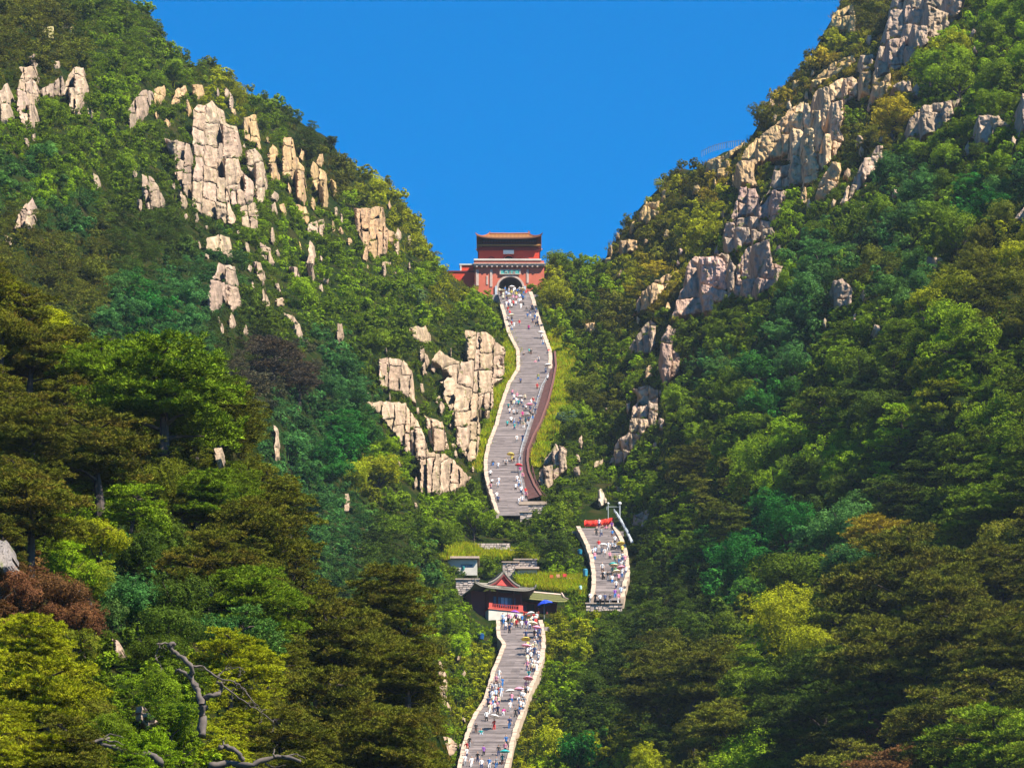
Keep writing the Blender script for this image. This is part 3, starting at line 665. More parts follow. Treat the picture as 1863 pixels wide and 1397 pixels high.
def pine_crown(name, pads, tufts, blade, nb=5, limbs=True, spread=1.0, hgt=.62, droop=0.0, width=.26, thin=0, big=0):
    """flat needle pads on limbs, crown radius 1, trunk foot at z=-1.3"""
    Q = []; cols = []; tb = MB()
    lean = rng.uniform(-.15, .15, 2)
    for i in range(pads):
        zf = (i + rng.uniform(0, 1)) / pads
        z = -hgt + 2 * hgt * zf
        rad = spread * math.sqrt(max(.05, 1 - (zf - .25) ** 2 * 1.3)) * rng.uniform(.25, .75)
        an = i * 2.4 + rng.uniform(-.5, .5)
        c = np.array([math.cos(an) * rad + lean[0] * z, math.sin(an) * rad + lean[1] * z, z])
        pr = (rng.uniform(.28, .46) + big) * (1.15 - .40 * zf)
        k = max(6, int(tufts / pads * (pr / .36) ** 2))
        a = rng.uniform(0, 2 * math.pi, k); rr = pr * np.sqrt(rng.uniform(0, 1, k))
        ed = 1 + .25 * np.sin(a * 3 + i) + .18 * np.sin(a * 7 + 2 * i)
        x = c[0] + np.cos(a) * rr * ed; y = c[1] + np.sin(a) * rr * ed
        zz = c[2] + (.12 if thin else .20) * pr * (1 - (rr / pr) ** 2) + .05 * np.sin(x * 15 + i) * np.cos(y * 13 + i) + rng.normal(size=k) * .012 - droop * rr
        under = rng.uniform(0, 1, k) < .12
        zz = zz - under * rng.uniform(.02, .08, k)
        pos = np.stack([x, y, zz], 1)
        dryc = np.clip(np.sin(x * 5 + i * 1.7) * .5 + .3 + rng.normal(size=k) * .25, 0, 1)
        tone = np.clip(rng.uniform(.0, 1) * .4 + rng.uniform(0, 1, k) ** 1.3 * .85 - under * .5, 0, 1)  # tufts beneath each pad coloured darker, shade put into the needle tone
        for b in range(nb):
            th_ = 2 * math.pi * (b + rng.uniform(0, 1, k)) / nb; el = rng.uniform(.05, 1.35, k)
            d = np.stack([np.cos(th_) * np.cos(el) + np.cos(a) * .25, np.sin(th_) * np.cos(el) + np.sin(a) * .25, np.sin(el)], 1)
            d /= np.linalg.norm(d, axis=1)[:, None]
            s = np.cross(d, rng.normal(size=(k, 3))); s /= np.linalg.norm(s, axis=1)[:, None]
            ln = blade * rng.uniform(.7, 1.2, k)[:, None]; wd = ln * width
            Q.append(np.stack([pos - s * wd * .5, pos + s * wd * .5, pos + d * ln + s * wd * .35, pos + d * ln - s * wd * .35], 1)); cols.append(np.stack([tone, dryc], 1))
        if limbs:
            tz = max(-1.0, z - .25 * rad - .08)
            st = Vector((lean[0] * tz, lean[1] * tz, tz)); en = Vector((c[0], c[1], c[2] - .03))
            mid = (st + en) / 2 + Vector((rng.normal() * .05, rng.normal() * .05, .05))
            tb.tube([st, mid, en], [.036, .024, .010], 5)
    T = [Vector((lean[0] * z * rng.uniform(.8, 1.2), lean[1] * z, z)) for z in (-1.5, -1.0, -.5, 0, .45)]
    tb.tube(T, [.085, .068, .052, .036, .012], 7)
    q = np.concatenate(Q); cc = np.concatenate(cols)
    return leaf_mesh(name, q, cc, M_NEEDLE), tb.mesh('trunk', [M_BARK])
def broad_trunk():
    tb = MB()
    T = [Vector((rng.normal() * .05, rng.normal() * .05, z)) for z in (-1.6, -1.0, -.5, 0)]
    tb.tube(T, [.08, .065, .05, .03], 7)
    for i in range(6):
        a = i * 1.05 + rng.uniform(-.3, .3); z = rng.uniform(-.9, -.2)
        tb.tube([(0, 0, z), (math.cos(a) * .3, math.sin(a) * .3, z + .35), (math.cos(a) * .6, math.sin(a) * .6, z + .7)], [.035, .022, .008], 5)
    return tb.mesh('trunk', [M_BARK])
BR_S = [broad_crown('crown', 2600, .066, 10, .95) for _ in range(4)] + [broad_crown('crown', 1500, .075, 7, 1.15) for _ in range(2)]
BR_L = [broad_crown('crown', 7500, .038, 16, .9) for _ in range(5)]
BR_X = [broad_crown('crown', 15000, .026, 22, .9) for _ in range(3)]
SHR = [broad_crown('foliage', 1500, .085, 8, .9) for _ in range(4)]
BR_T = [broad_trunk() for _ in range(3)]
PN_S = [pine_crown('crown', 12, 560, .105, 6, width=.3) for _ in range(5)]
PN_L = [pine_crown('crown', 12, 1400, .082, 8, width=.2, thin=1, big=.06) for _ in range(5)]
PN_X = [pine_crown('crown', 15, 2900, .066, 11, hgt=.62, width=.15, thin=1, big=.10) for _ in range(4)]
def grass_mesh():
    k = 46
    a = rng.uniform(0, 6.28, k); r = rng.uniform(0, .9, k)
    pos = np.stack([np.cos(a) * r, np.sin(a) * r, np.zeros(k)], 1)
    d = np.stack([rng.normal(size=k) * .35, rng.normal(size=k) * .35, np.ones(k)], 1)
    s = unit(k) * np.array([1, 1, 0]) * .09
    ln = rng.uniform(.4, 1.1, k)[:, None]
    q = np.stack([pos - s, pos + s, pos + d * ln + s * .2, pos + d * ln - s * .2], 1)
    return leaf_mesh('grass_tuft', q, np.stack([rng.uniform(0, 1, k), rng.uniform(0, 1, k)], 1), M_GRASS)
GRS = [grass_mesh() for _ in range(4)]

# ------------------------------------------------------------------ what grows where: u, v, pine share, colour, dryness, colour word
G_BR = (.20, .31, .006); G_MD = (.14, .215, .007); G_DK = (.060, .10, .008); G_TL = (.06, .17, .036); G_YL = (.31, .33, .006)
G_OL = (.125, .135, .009); G_GD = (.34, .27, .012); G_VV = (.03, .17, .02); G_PU = (.075, .06, .04); G_RD = (.17, .07, .03)
WORD = {G_BR: 'bright green', G_MD: 'mid green', G_DK: 'dark green', G_TL: 'bluish green', G_YL: 'yellow green', G_OL: 'olive', G_GD: 'golden green', G_VV: 'vivid green', G_PU: 'purplish', G_RD: 'reddish'}
ANC = [(60,30,.8,G_OL,.5),(170,60,.5,G_MD,.35),(250,110,.35,G_MD,.2),(110,110,.5,G_OL,.4),(330,130,.3,G_MD,.3),(220,130,.3,G_BR,.2),(420,170,.2,G_YL,.25),(100,220,.5,G_MD,.3),(60,260,.2,G_BR,.1),(200,230,.1,G_BR,.2),
 (300,250,.1,G_MD,.1),(290,320,.1,G_MD,.1),(480,220,.4,G_MD,.3),(560,260,.4,G_DK,.3),(620,320,.3,G_OL,.3),(680,350,.2,G_YL,.3),(740,420,.1,G_YL,.2),(650,400,.1,G_BR,.1),(530,420,.05,G_BR,.1),
 (90,320,.1,G_BR,.0),(60,300,.1,G_TL,.1),(200,330,.3,G_MD,.1),(120,400,.2,G_TL,.2),(250,420,.8,G_DK,.3),(50,440,.6,G_OL,.4),(150,450,.5,G_OL,.4),(300,460,.9,G_DK,.2),(330,500,.6,G_TL,.1),(220,560,.1,G_TL,.0),(270,560,.0,G_VV,.0),(160,520,.8,G_OL,.4),
 (350,570,.2,G_TL,.1),(430,610,.7,G_DK,.2),(470,640,.9,G_PU,.6),(530,670,.9,G_PU,.7),(500,600,.3,G_MD,.1),(590,500,.0,G_BR,.0),(660,500,.0,G_BR,.1),(640,450,.0,G_MD,.1),(620,560,.1,G_BR,.0),(700,560,.1,G_MD,.1),(760,520,.1,G_BR,.1),
 (820,520,.1,G_YL,.2),(860,560,.0,G_BR,.3),(830,600,.0,G_MD,.3),(700,620,.1,G_MD,.2),(600,650,.1,G_TL,.0),(560,720,.1,G_TL,.0),(640,720,.1,G_TL,.0),(700,690,.1,G_MD,.2),(540,800,.1,G_TL,.0),(620,820,.0,G_VV,.0),(680,860,.0,G_YL,.0),(720,840,.1,G_BR,.0),
 (600,900,.3,G_TL,.0),(650,960,.7,G_TL,.1),(700,1000,.8,G_DK,.1),(740,900,.2,G_MD,.0),(800,950,.0,G_BR,.0),(850,940,.0,G_MD,.0),(760,1040,.0,G_TL,.0),(800,1050,.0,G_MD,.0),(900,960,.0,G_MD,.1),
 (1000,960,.0,G_MD,.1),(1010,1000,.0,G_DK,.0),(1020,1040,.0,G_BR,.1),(850,1150,.0,G_BR,.0),(860,1210,.0,G_YL,.0),(830,1250,.0,G_BR,.1),(850,1280,.0,G_YL,.3),(820,1370,.0,G_BR,.0),(1020,1150,.0,G_YL,.1),(1060,1130,.0,G_BR,.2),(1010,1250,.0,G_BR,.1),(980,1330,.0,G_YL,.4),(960,1380,.0,G_YL,.6),
 (1010,490,.0,G_YL,.1),(1060,490,.0,G_BR,.2),(1010,540,.0,G_YL,.0),(1100,500,.1,G_BR,.3),(1140,480,.1,G_YL,.5),(1130,430,.2,G_OL,.5),(1180,440,.1,G_OL,.5),(1200,350,.2,G_YL,.5),(1250,320,.2,G_OL,.5),(1280,420,.0,G_YL,.0),(1300,330,.1,G_GD,.4),(1280,300,.2,G_OL,.5),(1340,350,.0,G_YL,.2),
 (1380,240,.3,G_OL,.4),(1420,180,.2,G_GD,.5),(1430,150,.2,G_OL,.4),(1500,110,.2,G_GD,.6),(1540,80,.1,G_YL,.3),(1580,20,.3,G_OL,.5),(1520,20,.3,G_OL,.4),(1480,100,.2,G_OL,.4),(1560,200,.1,G_MD,.1),(1560,240,.2,G_OL,.3),(1600,200,.1,G_GD,.4),(1600,160,.1,G_GD,.3),
 (1060,540,.0,G_MD,.2),(1100,570,.2,G_OL,.4),(1180,540,.1,G_GD,.4),(1150,560,.1,G_OL,.5),(1040,620,.0,G_BR,.0),(1100,630,.1,G_MD,.2),(1130,680,.1,G_BR,.4),(1100,720,.2,G_OL,.3),(1080,760,.1,G_MD,.1),(1180,620,.1,G_MD,.2),(1260,620,.1,G_MD,.3),(1280,680,.2,G_TL,.2),(1300,590,.2,G_MD,.4),(1350,600,.1,G_MD,.2),
 (1040,800,.0,G_MD,.0),(1080,800,.1,G_MD,.1),(1050,880,.1,G_MD,.1),(1200,760,.1,G_MD,.1),(1120,870,.0,G_BR,.1),(1200,840,.1,G_MD,.2),(1250,720,.2,G_MD,.2),(1400,470,.0,G_BR,.2),(1380,380,.0,G_MD,.2),(1440,400,.1,G_BR,.1),(1500,330,.1,G_MD,.3),(1520,420,.2,G_MD,.1),(1480,450,.1,G_TL,.1),(1600,360,.1,G_MD,.1),
 (1600,430,.1,G_TL,.0),(1700,150,.1,G_BR,.0),(1690,90,.0,G_YL,.0),(1760,80,.0,G_BR,.2),(1840,40,.0,G_BR,.1),(1800,140,.1,G_MD,.3),(1720,240,.1,G_MD,.1),(1740,190,.1,G_BR,.1),(1820,260,.0,G_BR,.0),(1680,300,.1,G_MD,.1),(1800,310,.3,G_MD,.3),(1640,330,.0,G_TL,.0),(1780,370,.0,G_VV,.0),(1840,330,.1,G_TL,.1),
 (1850,440,.1,G_YL,.4),(1800,430,.3,G_OL,.3),(1680,420,.2,G_MD,.1),(1580,480,.3,G_OL,.3),(1640,520,.1,G_TL,.1),(1700,560,.2,G_YL,.0),(1720,600,.1,G_BR,.0),(1640,600,.6,G_MD,.1),(1780,500,.6,G_OL,.4),(1840,560,.7,G_OL,.3),(1560,560,.1,G_MD,.1),(1470,560,.1,G_TL,.1),(1420,640,.2,G_TL,.2),(1540,650,.4,G_MD,.2),
 (1400,720,.1,G_VV,.2),(1320,740,.1,G_MD,.1),(1380,800,.0,G_BR,.2),(1420,840,.0,G_BR,.0),(1340,830,.0,G_BR,.2),(1500,740,.4,G_MD,.3),(1560,800,.3,G_BR,.2),(1600,700,.7,G_DK,.0),(1700,700,.2,G_YL,.0),(1750,680,.1,G_BR,.0),(1820,640,.6,G_MD,.2),(1830,720,.5,G_MD,.4),(1800,800,.6,G_MD,.2),(1700,820,.8,G_DK,.1),(1640,860,.7,G_DK,.2),
 (1250,860,.6,G_OL,.2),(1300,900,.7,G_OL,.3),(1230,950,.5,G_MD,.1),(1200,1020,.3,G_DK,.0),(1480,900,.4,G_DK,.1),(1420,950,.0,G_VV,.0),(1380,1000,.0,G_VV,.0),(1500,960,.0,G_TL,.0),(1330,1020,.1,G_VV,.0),(1540,1000,.0,G_TL,.0),(1440,1070,.0,G_MD,.0),(1440,1120,.0,G_YL,.0),(1400,1170,.0,G_YL,.0),(1380,1220,.0,G_MD,.0),
 (1600,1000,.8,G_OL,.7),(1650,1050,1,G_OL,.4),(1700,950,.9,G_DK,.1),(1780,900,.9,G_MD,.1),(1840,980,.9,G_OL,.4),(1820,1080,.9,G_OL,.5),(1720,1180,1,G_OL,.4),(1580,1180,1,G_OL,.2),(1600,1280,1,G_DK,.3),(1680,1330,.8,G_OL,.7),(1640,1360,.5,G_RD,.4),(1820,1250,.9,G_OL,.5),(1780,1330,.9,G_MD,.4),(1500,1250,1,G_DK,.1),(1540,1340,1,G_OL,.4),
 (1240,1130,.6,G_DK,.1),(1200,1200,.7,G_OL,.2),(1280,1230,.8,G_OL,.3),(1180,1300,.7,G_DK,.1),(1300,1320,.9,G_OL,.3),(1100,1180,.2,G_DK,.0),(1130,1130,.3,G_DK,.0),(1120,1260,.5,G_DK,.0),(1060,1300,.6,G_DK,.1),(1060,1370,.0,G_VV,.0),(1010,1380,.0,G_BR,.2),(1120,1380,.1,G_YL,.3),(1400,1290,.1,G_MD,.0),(1380,1360,.1,G_BR,.2),(1440,1340,.9,G_DK,.2)]
ANC_N = [(40,470,.6,G_YL,.3),(60,560,.6,G_OL,.8),(90,610,.3,G_YL,.1),(150,610,.9,G_OL,.1),(60,650,1,G_OL,.9),(180,680,1,G_MD,.1),(300,660,1,G_DK,.1),(380,700,1,G_MD,.1),(430,760,1,G_OL,.2),(120,720,.8,G_OL,.8),(60,760,1,G_OL,.6),(160,790,1,G_OL,.9),(240,820,1,G_OL,.8),(100,860,1,G_OL,.7),(60,920,1,G_OL,1),(200,900,.5,G_BR,.1),(150,930,.5,G_MD,.2),
 (330,880,.9,G_OL,.3),(380,920,1,G_MD,.1),(470,960,1,G_OL,.6),(540,1000,1,G_OL,.5),(170,980,.1,G_YL,.1),(130,1020,.1,G_BR,.0),(230,1010,.1,G_TL,.0),(280,1020,.1,G_DK,.0),(230,1090,.0,G_TL,.0),(270,1120,.0,G_DK,.0),(380,1020,1,G_OL,.9),(30,1080,.2,G_RD,.7),(150,1100,.1,G_RD,.8),(90,1130,.3,G_RD,.5),(60,1180,.9,G_YL,.5),(430,1070,1,G_MD,.3),(470,1120,1,G_MD,.1),(400,1150,.5,G_TL,.1),
 (700,1060,1,G_OL,.7),(620,1120,1,G_OL,.5),(580,1160,1,G_OL,.5),(700,1140,1,G_OL,.7),(770,1220,1,G_OL,.6),(640,1230,1,G_OL,.7),(560,1250,1,G_OL,.6),(430,1210,1,G_YL,.2),(380,1190,1,G_MD,.1),(200,1210,.3,G_MD,.1),(150,1250,.7,G_YL,.3),(70,1240,1,G_YL,.5),(60,1330,1,G_YL,.6),(140,1330,1,G_OL,.6),(230,1300,.1,G_MD,.0),(320,1290,.2,G_MD,.1),(420,1300,1,G_YL,.4),(520,1340,1,G_OL,.6),(640,1350,1,G_OL,.6),(740,1330,1,G_OL,.7),(260,1370,.6,G_BR,.1),(800,1330,1,G_OL,.6)]
def make_pick(A):
    X = np.array([(a[0], a[1]) for a in A], float)
    C = np.array([a[3] for a in A]); PR = np.array([a[2] for a in A]); DR = np.array([a[4] for a in A])
    def pick(u, v):
        d2 = ((X - (u + rng.normal() * 14, v + rng.normal() * 14)) ** 2).sum(1) + 60
        i = int(d2.argmin())
        w = 1 / d2 ** 2; w /= w.sum()
        c = (C * w[:, None]).sum(0) * .5 + C[i] * .5
        return (PR * w).sum(), c, (DR * w).sum(), WORD[A[i][3]]
    return pick
PICK = make_pick(ANC); PICKN = make_pick(ANC_N)
# places kept free of trees
KEEP = [[(895,522),(965,522),(985,570),(1000,620),(1016,655),(1004,740),(980,800),(968,840),(985,915),(940,948),(900,935),(880,880),(878,850),(900,780),(930,700),(938,660),(930,610),(905,560)],
        [(1048,962),(1118,940),(1150,1000),(1150,1040),(1138,1115),(1068,1115),(1072,1050)],
        [(905,1130),(985,1130),(992,1180),(985,1215),(965,1280),(945,1330),(925,1410),(830,1410),(850,1340),(885,1280),(900,1200)],
        [(822,430),(985,430),(985,480),(960,530),(905,520),(868,514),(822,511)],
        [(852,1050),(1030,1068),(1030,1100),(985,1135),(890,1140),(852,1115)],
        [(845,983),(932,983),(935,1008),(848,1006)], [(800,1014),(870,1014),(870,1032),(800,1032)], [(912,1016),(980,1016),(985,1052),(912,1050)], [(828,1048),(868,1048),(868,1092),(835,1088)],
        [(1060,918),(1125,905),(1130,960),(1060,965)],[(1085,882),(1106,882),(1108,930),(1085,930)]]
GRASSY = [[(925,600),(945,640),(940,690),(915,730),(900,770),(885,830),(878,860),(865,850),(875,800),(890,760),(900,700),(920,660)],
          [(1000,600),(1045,620),(1050,700),(1030,760),(1000,800),(985,830),(975,850),(972,830),(985,790),(1005,740),(1018,660)],
          [(780,985),(960,1005),(975,1018),(800,1014)],[(935,1045),(1060,1050),(1055,1080),(960,1068)]]
LAND = [('the red gate', 905, 470), ('the upper stairs', 940, 700), ('the middle stairs', 925, 860), ('the banner stairs', 1100, 1030), ('the red pavilion', 915, 1090), ('the lowest stairs', 900, 1280),
        ('the terrace walls', 880, 1010), ('the ridge railing', 1315, 265), ('the bare forked trunk', 360, 1250), ('the pale ruins', 105, 55)]
SHORTN = {0: 'the largest left face', 11: 'the mushroom shaped stack', 14: 'the ragged spire', 20: 'the brown organ pipe columns', 22: 'the slender white spire', 28: 'the hand shaped cliff', 36: 'the grey upright stones', 40: 'the overhanging pink cliff',
          42: 'the long slab cliff', 44: 'the huge rose boulder', 45: 'the shaded rose wall', 52: 'the brightest ridge column', 61: 'the great dark wall', 65: 'the flat topped pink block', 68: 'the terraced crags', 67: 'the right edge rock', 75: 'the dark pointed rocks',
          77: 'the left edge boulder', 59: 'the diagonal pink rib', 50: 'the double knob', 34: 'the lowest pale rib', 76: 'the small grey forest stone', 71: 'the egg shaped stone'}
for i, s in SHORTN.items():
    pl = OUT[i][1]; LAND.append((s, sum(p[0] for p in pl) / len(pl), sum(p[1] for p in pl) / len(pl)))
LAND += [('the lower right corner', 1863, 1397), ('the lower left corner', 0, 1397), ('the big right pine', 1640, 1050)]
seen_labels = {}
ORD = ['', 'second ', 'third ', 'fourth ', 'fifth ', 'sixth ', 'seventh ', 'eighth ', 'ninth ', 'tenth ', 'eleventh ', 'twelfth ', 'thirteenth ', 'fourteenth ', 'fifteenth ', 'sixteenth ', 'seventeenth ', 'eighteenth ', 'nineteenth ', 'twentieth ', 'twenty-first ', 'twenty-second ', 'twenty-third ', 'twenty-fourth ']
def place_words(u, v):
    best = min(LAND, key=lambda l: (l[1] - u) ** 2 + (l[2] - v) ** 2)
    dx = u - best[1]; dy = v - best[2]; d = math.hypot(dx, dy)
    far = 'close ' if d < 70 else ('' if d < 160 else 'far ')
    a = math.degrees(math.atan2(-dy, dx)) % 360
    di = ['right of', 'up and right of', 'above', 'up and left of', 'left of', 'down and left of', 'below', 'down and right of'][int((a + 22.5) // 45) % 8]
    return far + di + ' ' + best[0]
def uniq(first, rest):
    """first: words for its look, rest: words for its place"""
    base = first + ' ' + rest
    if len(base.split()) > 14: base = base.replace('far ', '').replace('close ', '')
    k = seen_labels.get(base, 0); seen_labels[base] = k + 1
    r_ = base if k == 0 else (ORD[min(k, 23)] + 'highest ' + base)
    return r_

plants = []   # kind, u, v, r, tint, dry, word, near
occ = {}
def try_place(u, v, r, tag, space=.62):
    g = 40; k = (tag, int(u // g), int(v // g)); R2 = int(140 // g) + 1
    for i in range(k[1] - R2, k[1] + R2 + 1):
        for j in range(k[2] - R2, k[2] + R2 + 1):
            for (a, b, c) in occ.get((tag, i, j), ()):
                if (a - u) ** 2 + ((b - v) * 1.25) ** 2 < (space * (r + c)) ** 2: return False
    occ.setdefault(k, []).append((u, v, r)); return True
RP = [(p, min(q[0] for q in p) - 8, max(q[0] for q in p) + 8, min(q[1] for q in p) - 8, max(q[1] for q in p) + 8) for p in ROCK_POLYS]
KP = [(p, min(q[0] for q in p) - 60, max(q[0] for q in p) + 60, min(q[1] for q in p) - 60, max(q[1] for q in p) + 60) for p in KEEP]
def blocked(u, v, r, near=False):
    for p, a, b, c, d in KP:
        if a < u < b and c < v < d and (inside(p, u, v) or seg_dist(p, u, v) < r * .8): return True
    for p, a, b, c, d in RP:
        m = r * .45
        if a - m < u < b + m and c - m < v < d + m + r and (inside(p, u, v) or inside(p, u, v - r * .55) or seg_dist(p, u, v) < m): return True
    for (a, b, w_, h_) in ROCK_SMALL:
        if abs(a - u) < w_ + r * .3 and -h_ < v - b < h_ + r * .9: return True
    return False
def in_near(u, v, m=0):
    return u < 860 and v > float(near_top(u)) + m
# the trees one can pick out first
BIG = [  # kind u v r colour dry word near
 ('pine',300,705,135,G_MD,.12,'mid green',1),('pine',180,680,90,G_MD,.15,'dark green',1),('pine',400,745,85,G_OL,.3,'olive',1),('pine',60,640,85,G_OL,.9,'rusty brown',1),('pine',170,815,110,G_OL,.85,'brown tipped olive',1),('pine',60,780,85,G_OL,.6,'olive',1),('pine',60,920,110,G_OL,.95,'rusty brown',1),
 ('pine',470,965,100,G_OL,.5,'olive',1),('pine',370,905,80,G_MD,.15,'mid green',1),('pine',390,1020,80,G_OL,.9,'rusty brown',1),('pine',450,1095,95,G_MD,.25,'mid green',1),('pine',705,1078,78,G_OL,.6,'brown tipped olive',1),('pine',610,1165,105,G_OL,.55,'brown tipped olive',1),('pine',740,1225,85,G_OL,.6,'golden brown',1),
 ('pine',600,1290,110,G_OL,.6,'golden olive',1),('pine',420,1200,80,G_YL,.2,'bright olive',1),('pine',80,1265,110,G_YL,.5,'golden olive',1),('pine',60,1165,80,G_YL,.4,'yellowish olive',1),('pine',510,1365,105,G_OL,.6,'brown tipped olive',1),('pine',700,1345,95,G_OL,.7,'golden brown',1),('pine',120,1370,95,G_OL,.6,'golden brown',1),
 ('broad',180,985,62,G_YL,.05,'yellow green',1),('broad',120,1045,55,G_BR,.0,'bright green',1),('broad',245,1010,60,G_DK,.0,'dark green',1),('broad',255,1095,70,G_TL,.0,'bluish green',1),('broad',35,1085,50,G_RD,.6,'reddish',1),('broad',150,1130,60,G_RD,.75,'rusty pink',1),('broad',310,1305,60,G_MD,.0,'mid green',1),('broad',100,605,52,G_YL,.0,'yellow green',1),('broad',400,1160,48,G_TL,.0,'bluish green',1),
 ('pine',1640,1045,125,G_OL,.45,'olive',0),('pine',1600,985,75,G_GD,.6,'golden',0),('pine',1600,1200,110,G_OL,.3,'olive',0),('pine',1720,1330,110,G_OL,.6,'brown tipped olive',0),('pine',1270,1230,85,G_OL,.25,'olive',0),('pine',1190,1240,75,G_OL,.2,'dark olive',0),('pine',1500,1300,90,G_DK,.2,'dark green',0),('pine',1820,1040,85,G_OL,.4,'olive',0),('pine',1780,930,80,G_MD,.1,'dark green',0),('pine',1840,1180,90,G_OL,.4,'olive',0),
 ('broad',1430,955,70,G_VV,.0,'vivid green',0),('broad',1350,1010,62,G_VV,.0,'vivid green',0),('broad',1440,1145,75,G_YL,.0,'yellow green',0),('broad',1410,1240,50,G_MD,.0,'mid green',0),('broad',1500,985,48,G_TL,.0,'bluish green',0),('broad',1060,1372,52,G_VV,.0,'vivid green',0),('broad',1390,830,60,G_BR,.1,'bright green',0),('broad',1280,425,36,G_YL,.0,'yellow green',0),('broad',1010,535,40,G_YL,.0,'bright yellow green',0),('broad',1020,478,34,G_MD,.1,'mid green',0),
 ('broad',995,500,24,G_YL,.1,'yellow green',0),('broad',975,506,19,G_YL,.1,'yellow green',0),('broad',968,524,13,G_BR,.1,'bright green',0),('shrub',888,532,9,G_BR,.1,'bright green',0),('broad',690,860,46,G_YL,.0,'bright yellow green',0),('broad',860,940,44,G_BR,.1,'bright green',0),('broad',800,975,44,G_MD,.0,'mid green',0),('broad',1010,950,42,G_MD,.3,'mid green',0),('broad',918,957,24,G_MD,.1,'mid green',0),('broad',895,950,20,G_BR,.1,'bright green',0),('broad',932,972,17,G_MD,.1,'mid green',0),('shrub',850,1104,15,G_BR,.1,'bright green',0),('shrub',835,1096,14,G_MD,.1,'mid green',0),('shrub',820,1040,13,G_MD,.1,'mid green',0),('shrub',808,1030,11,G_BR,.1,'bright green',0),('shrub',826,1034,8,G_MD,.1,'mid green',0),('shrub',868,1032,9,G_BR,.1,'bright green',0),('shrub',855,1038,8,G_BR,.1,'bright green',0),('shrub',872,1040,11,G_BR,.1,'bright green',0),('shrub',1085,1118,16,G_YL,.1,'yellow green',0),('shrub',1115,1118,16,G_BR,.1,'bright green',0),('shrub',850,1046,11,G_BR,.1,'bright green',0),('broad',1010,995,40,G_DK,.0,'dark green',0),('broad',890,1033,20,G_MD,.1,'mid green',0),('broad',1700,590,52,G_BR,.0,'bright green',0),('broad',1690,120,44,G_BR,.0,'bright green',0),('broad',1740,85,40,G_YL,.0,'yellow green',0),
 ('broad',1030,770,26,(.10,.17,.08),.0,'white flowered',0),('pine',500,650,56,G_PU,.6,'purplish brown',0),('pine',545,685,44,G_PU,.7,'purplish brown',0),('broad',765,540,28,(.12,.20,.06),.1,'pale leaved',0),('broad',225,565,38,G_TL,.0,'bluish green',0),('broad',285,560,32,G_VV,.0,'vivid green',0),('broad',620,810,44,G_VV,.0,'vivid green',0)]
for (k, u, v, r, c, dr, w, nr) in BIG:
    occ.setdefault(('n' if nr else 'f', int(u // 40), int(v // 40)), []).append((u, v, r * .7))
    plants.append((k, u, v, r, c, dr, w, bool(nr)))
def rad_far(u, v):
    s = float(interp(v, [0, 500, 900, 1400], [26, 26, 34, 44]))
    if u > 1150: s *= 1 + .5 * float(sstep(1150, 1700, u)) + .75 * float(sstep(850, 1250, v)) * float(sstep(1150, 1500, u))
    if 800 < u < 1150: s *= .8
    return s
for n in range(60000):
    u = rng.uniform(-60, 1925); v = rng.uniform(-40, 1460)
    if u > 1860 and v > 1400: continue
    if in_near(u, v, 45): continue
    s = rad_far(u, v) * rng.choice([1.25, 1.0, .8, .62, .5], p=[.12, .22, .26, .22, .18])
    sk = skyline(u)
    if v < sk + s * .72 - 2: continue
    if 1130 < u < 1330 and 850 < v < 1110: s = min(s, 24)
    if u > 780 and u < 1100 and v < 545 and (u < 905 and u > 822): s = min(s, 14)
    gr = any(inside(p, u, v) for p in GRASSY)
    if gr and rng.uniform() < .975: continue
    if blocked(u, v, s):
        s *= .42
        if s < 8 or blocked(u, v, s): continue
    pp, c, dr, w = PICK(u, v)
    if not try_place(u, v, s, 'f', .42): continue
    k = 'pine' if rng.uniform() < pp else 'broad'
    if k == 'broad' and s < rad_far(u, v) * .72: k = 'shrub'
    c = tuple(c * rng.uniform(.62, 1.5))
    plants.append((k, u, v, s, c, dr, w, False))
for n in range(9000):
    u = rng.uniform(770, 1190); v = rng.uniform(880, 1430)
    if in_near(u, v, 45) or any(inside(p, u, v) for p in GRASSY): continue
    s = rng.uniform(6.5, 11)
    if any(a < u < b and c < v < d and (inside(p, u, v) or seg_dist(p, u, v) < s * .55) for p, a, b, c, d in KP): continue
    if not try_place(u, v, s, 'f', .5): continue
    pp, c, dr, w = PICK(u, v)
    plants.append(('shrub', u, v, s, tuple(c * rng.uniform(.75, 1.3)), dr, w, False))
for n in range(14000):
    u = rng.uniform(-60, 850); v = rng.uniform(430, 1470)
    if not in_near(u, v, 20): continue
    s = rng.choice([72, 56, 44, 34, 26], p=[.15, .25, .25, .2, .15])
    if v < float(near_top(u)) + s * .6: continue
    if blocked(u, v, s):
        s = 20
        if blocked(u, v, s): continue
    if abs(u - 375) < 80 and abs(v - 1255) < 80 and s > 34: continue
    pp, c, dr, w = PICKN(u, v)
    if not try_place(u, v, s, 'n', .42): continue
    k = 'pine' if rng.uniform() < pp else 'broad'
    if k == 'broad' and s < 40: k = 'shrub'
    plants.append((k, u, v, s, tuple(c * rng.uniform(.75, 1.25)), dr, w, True))

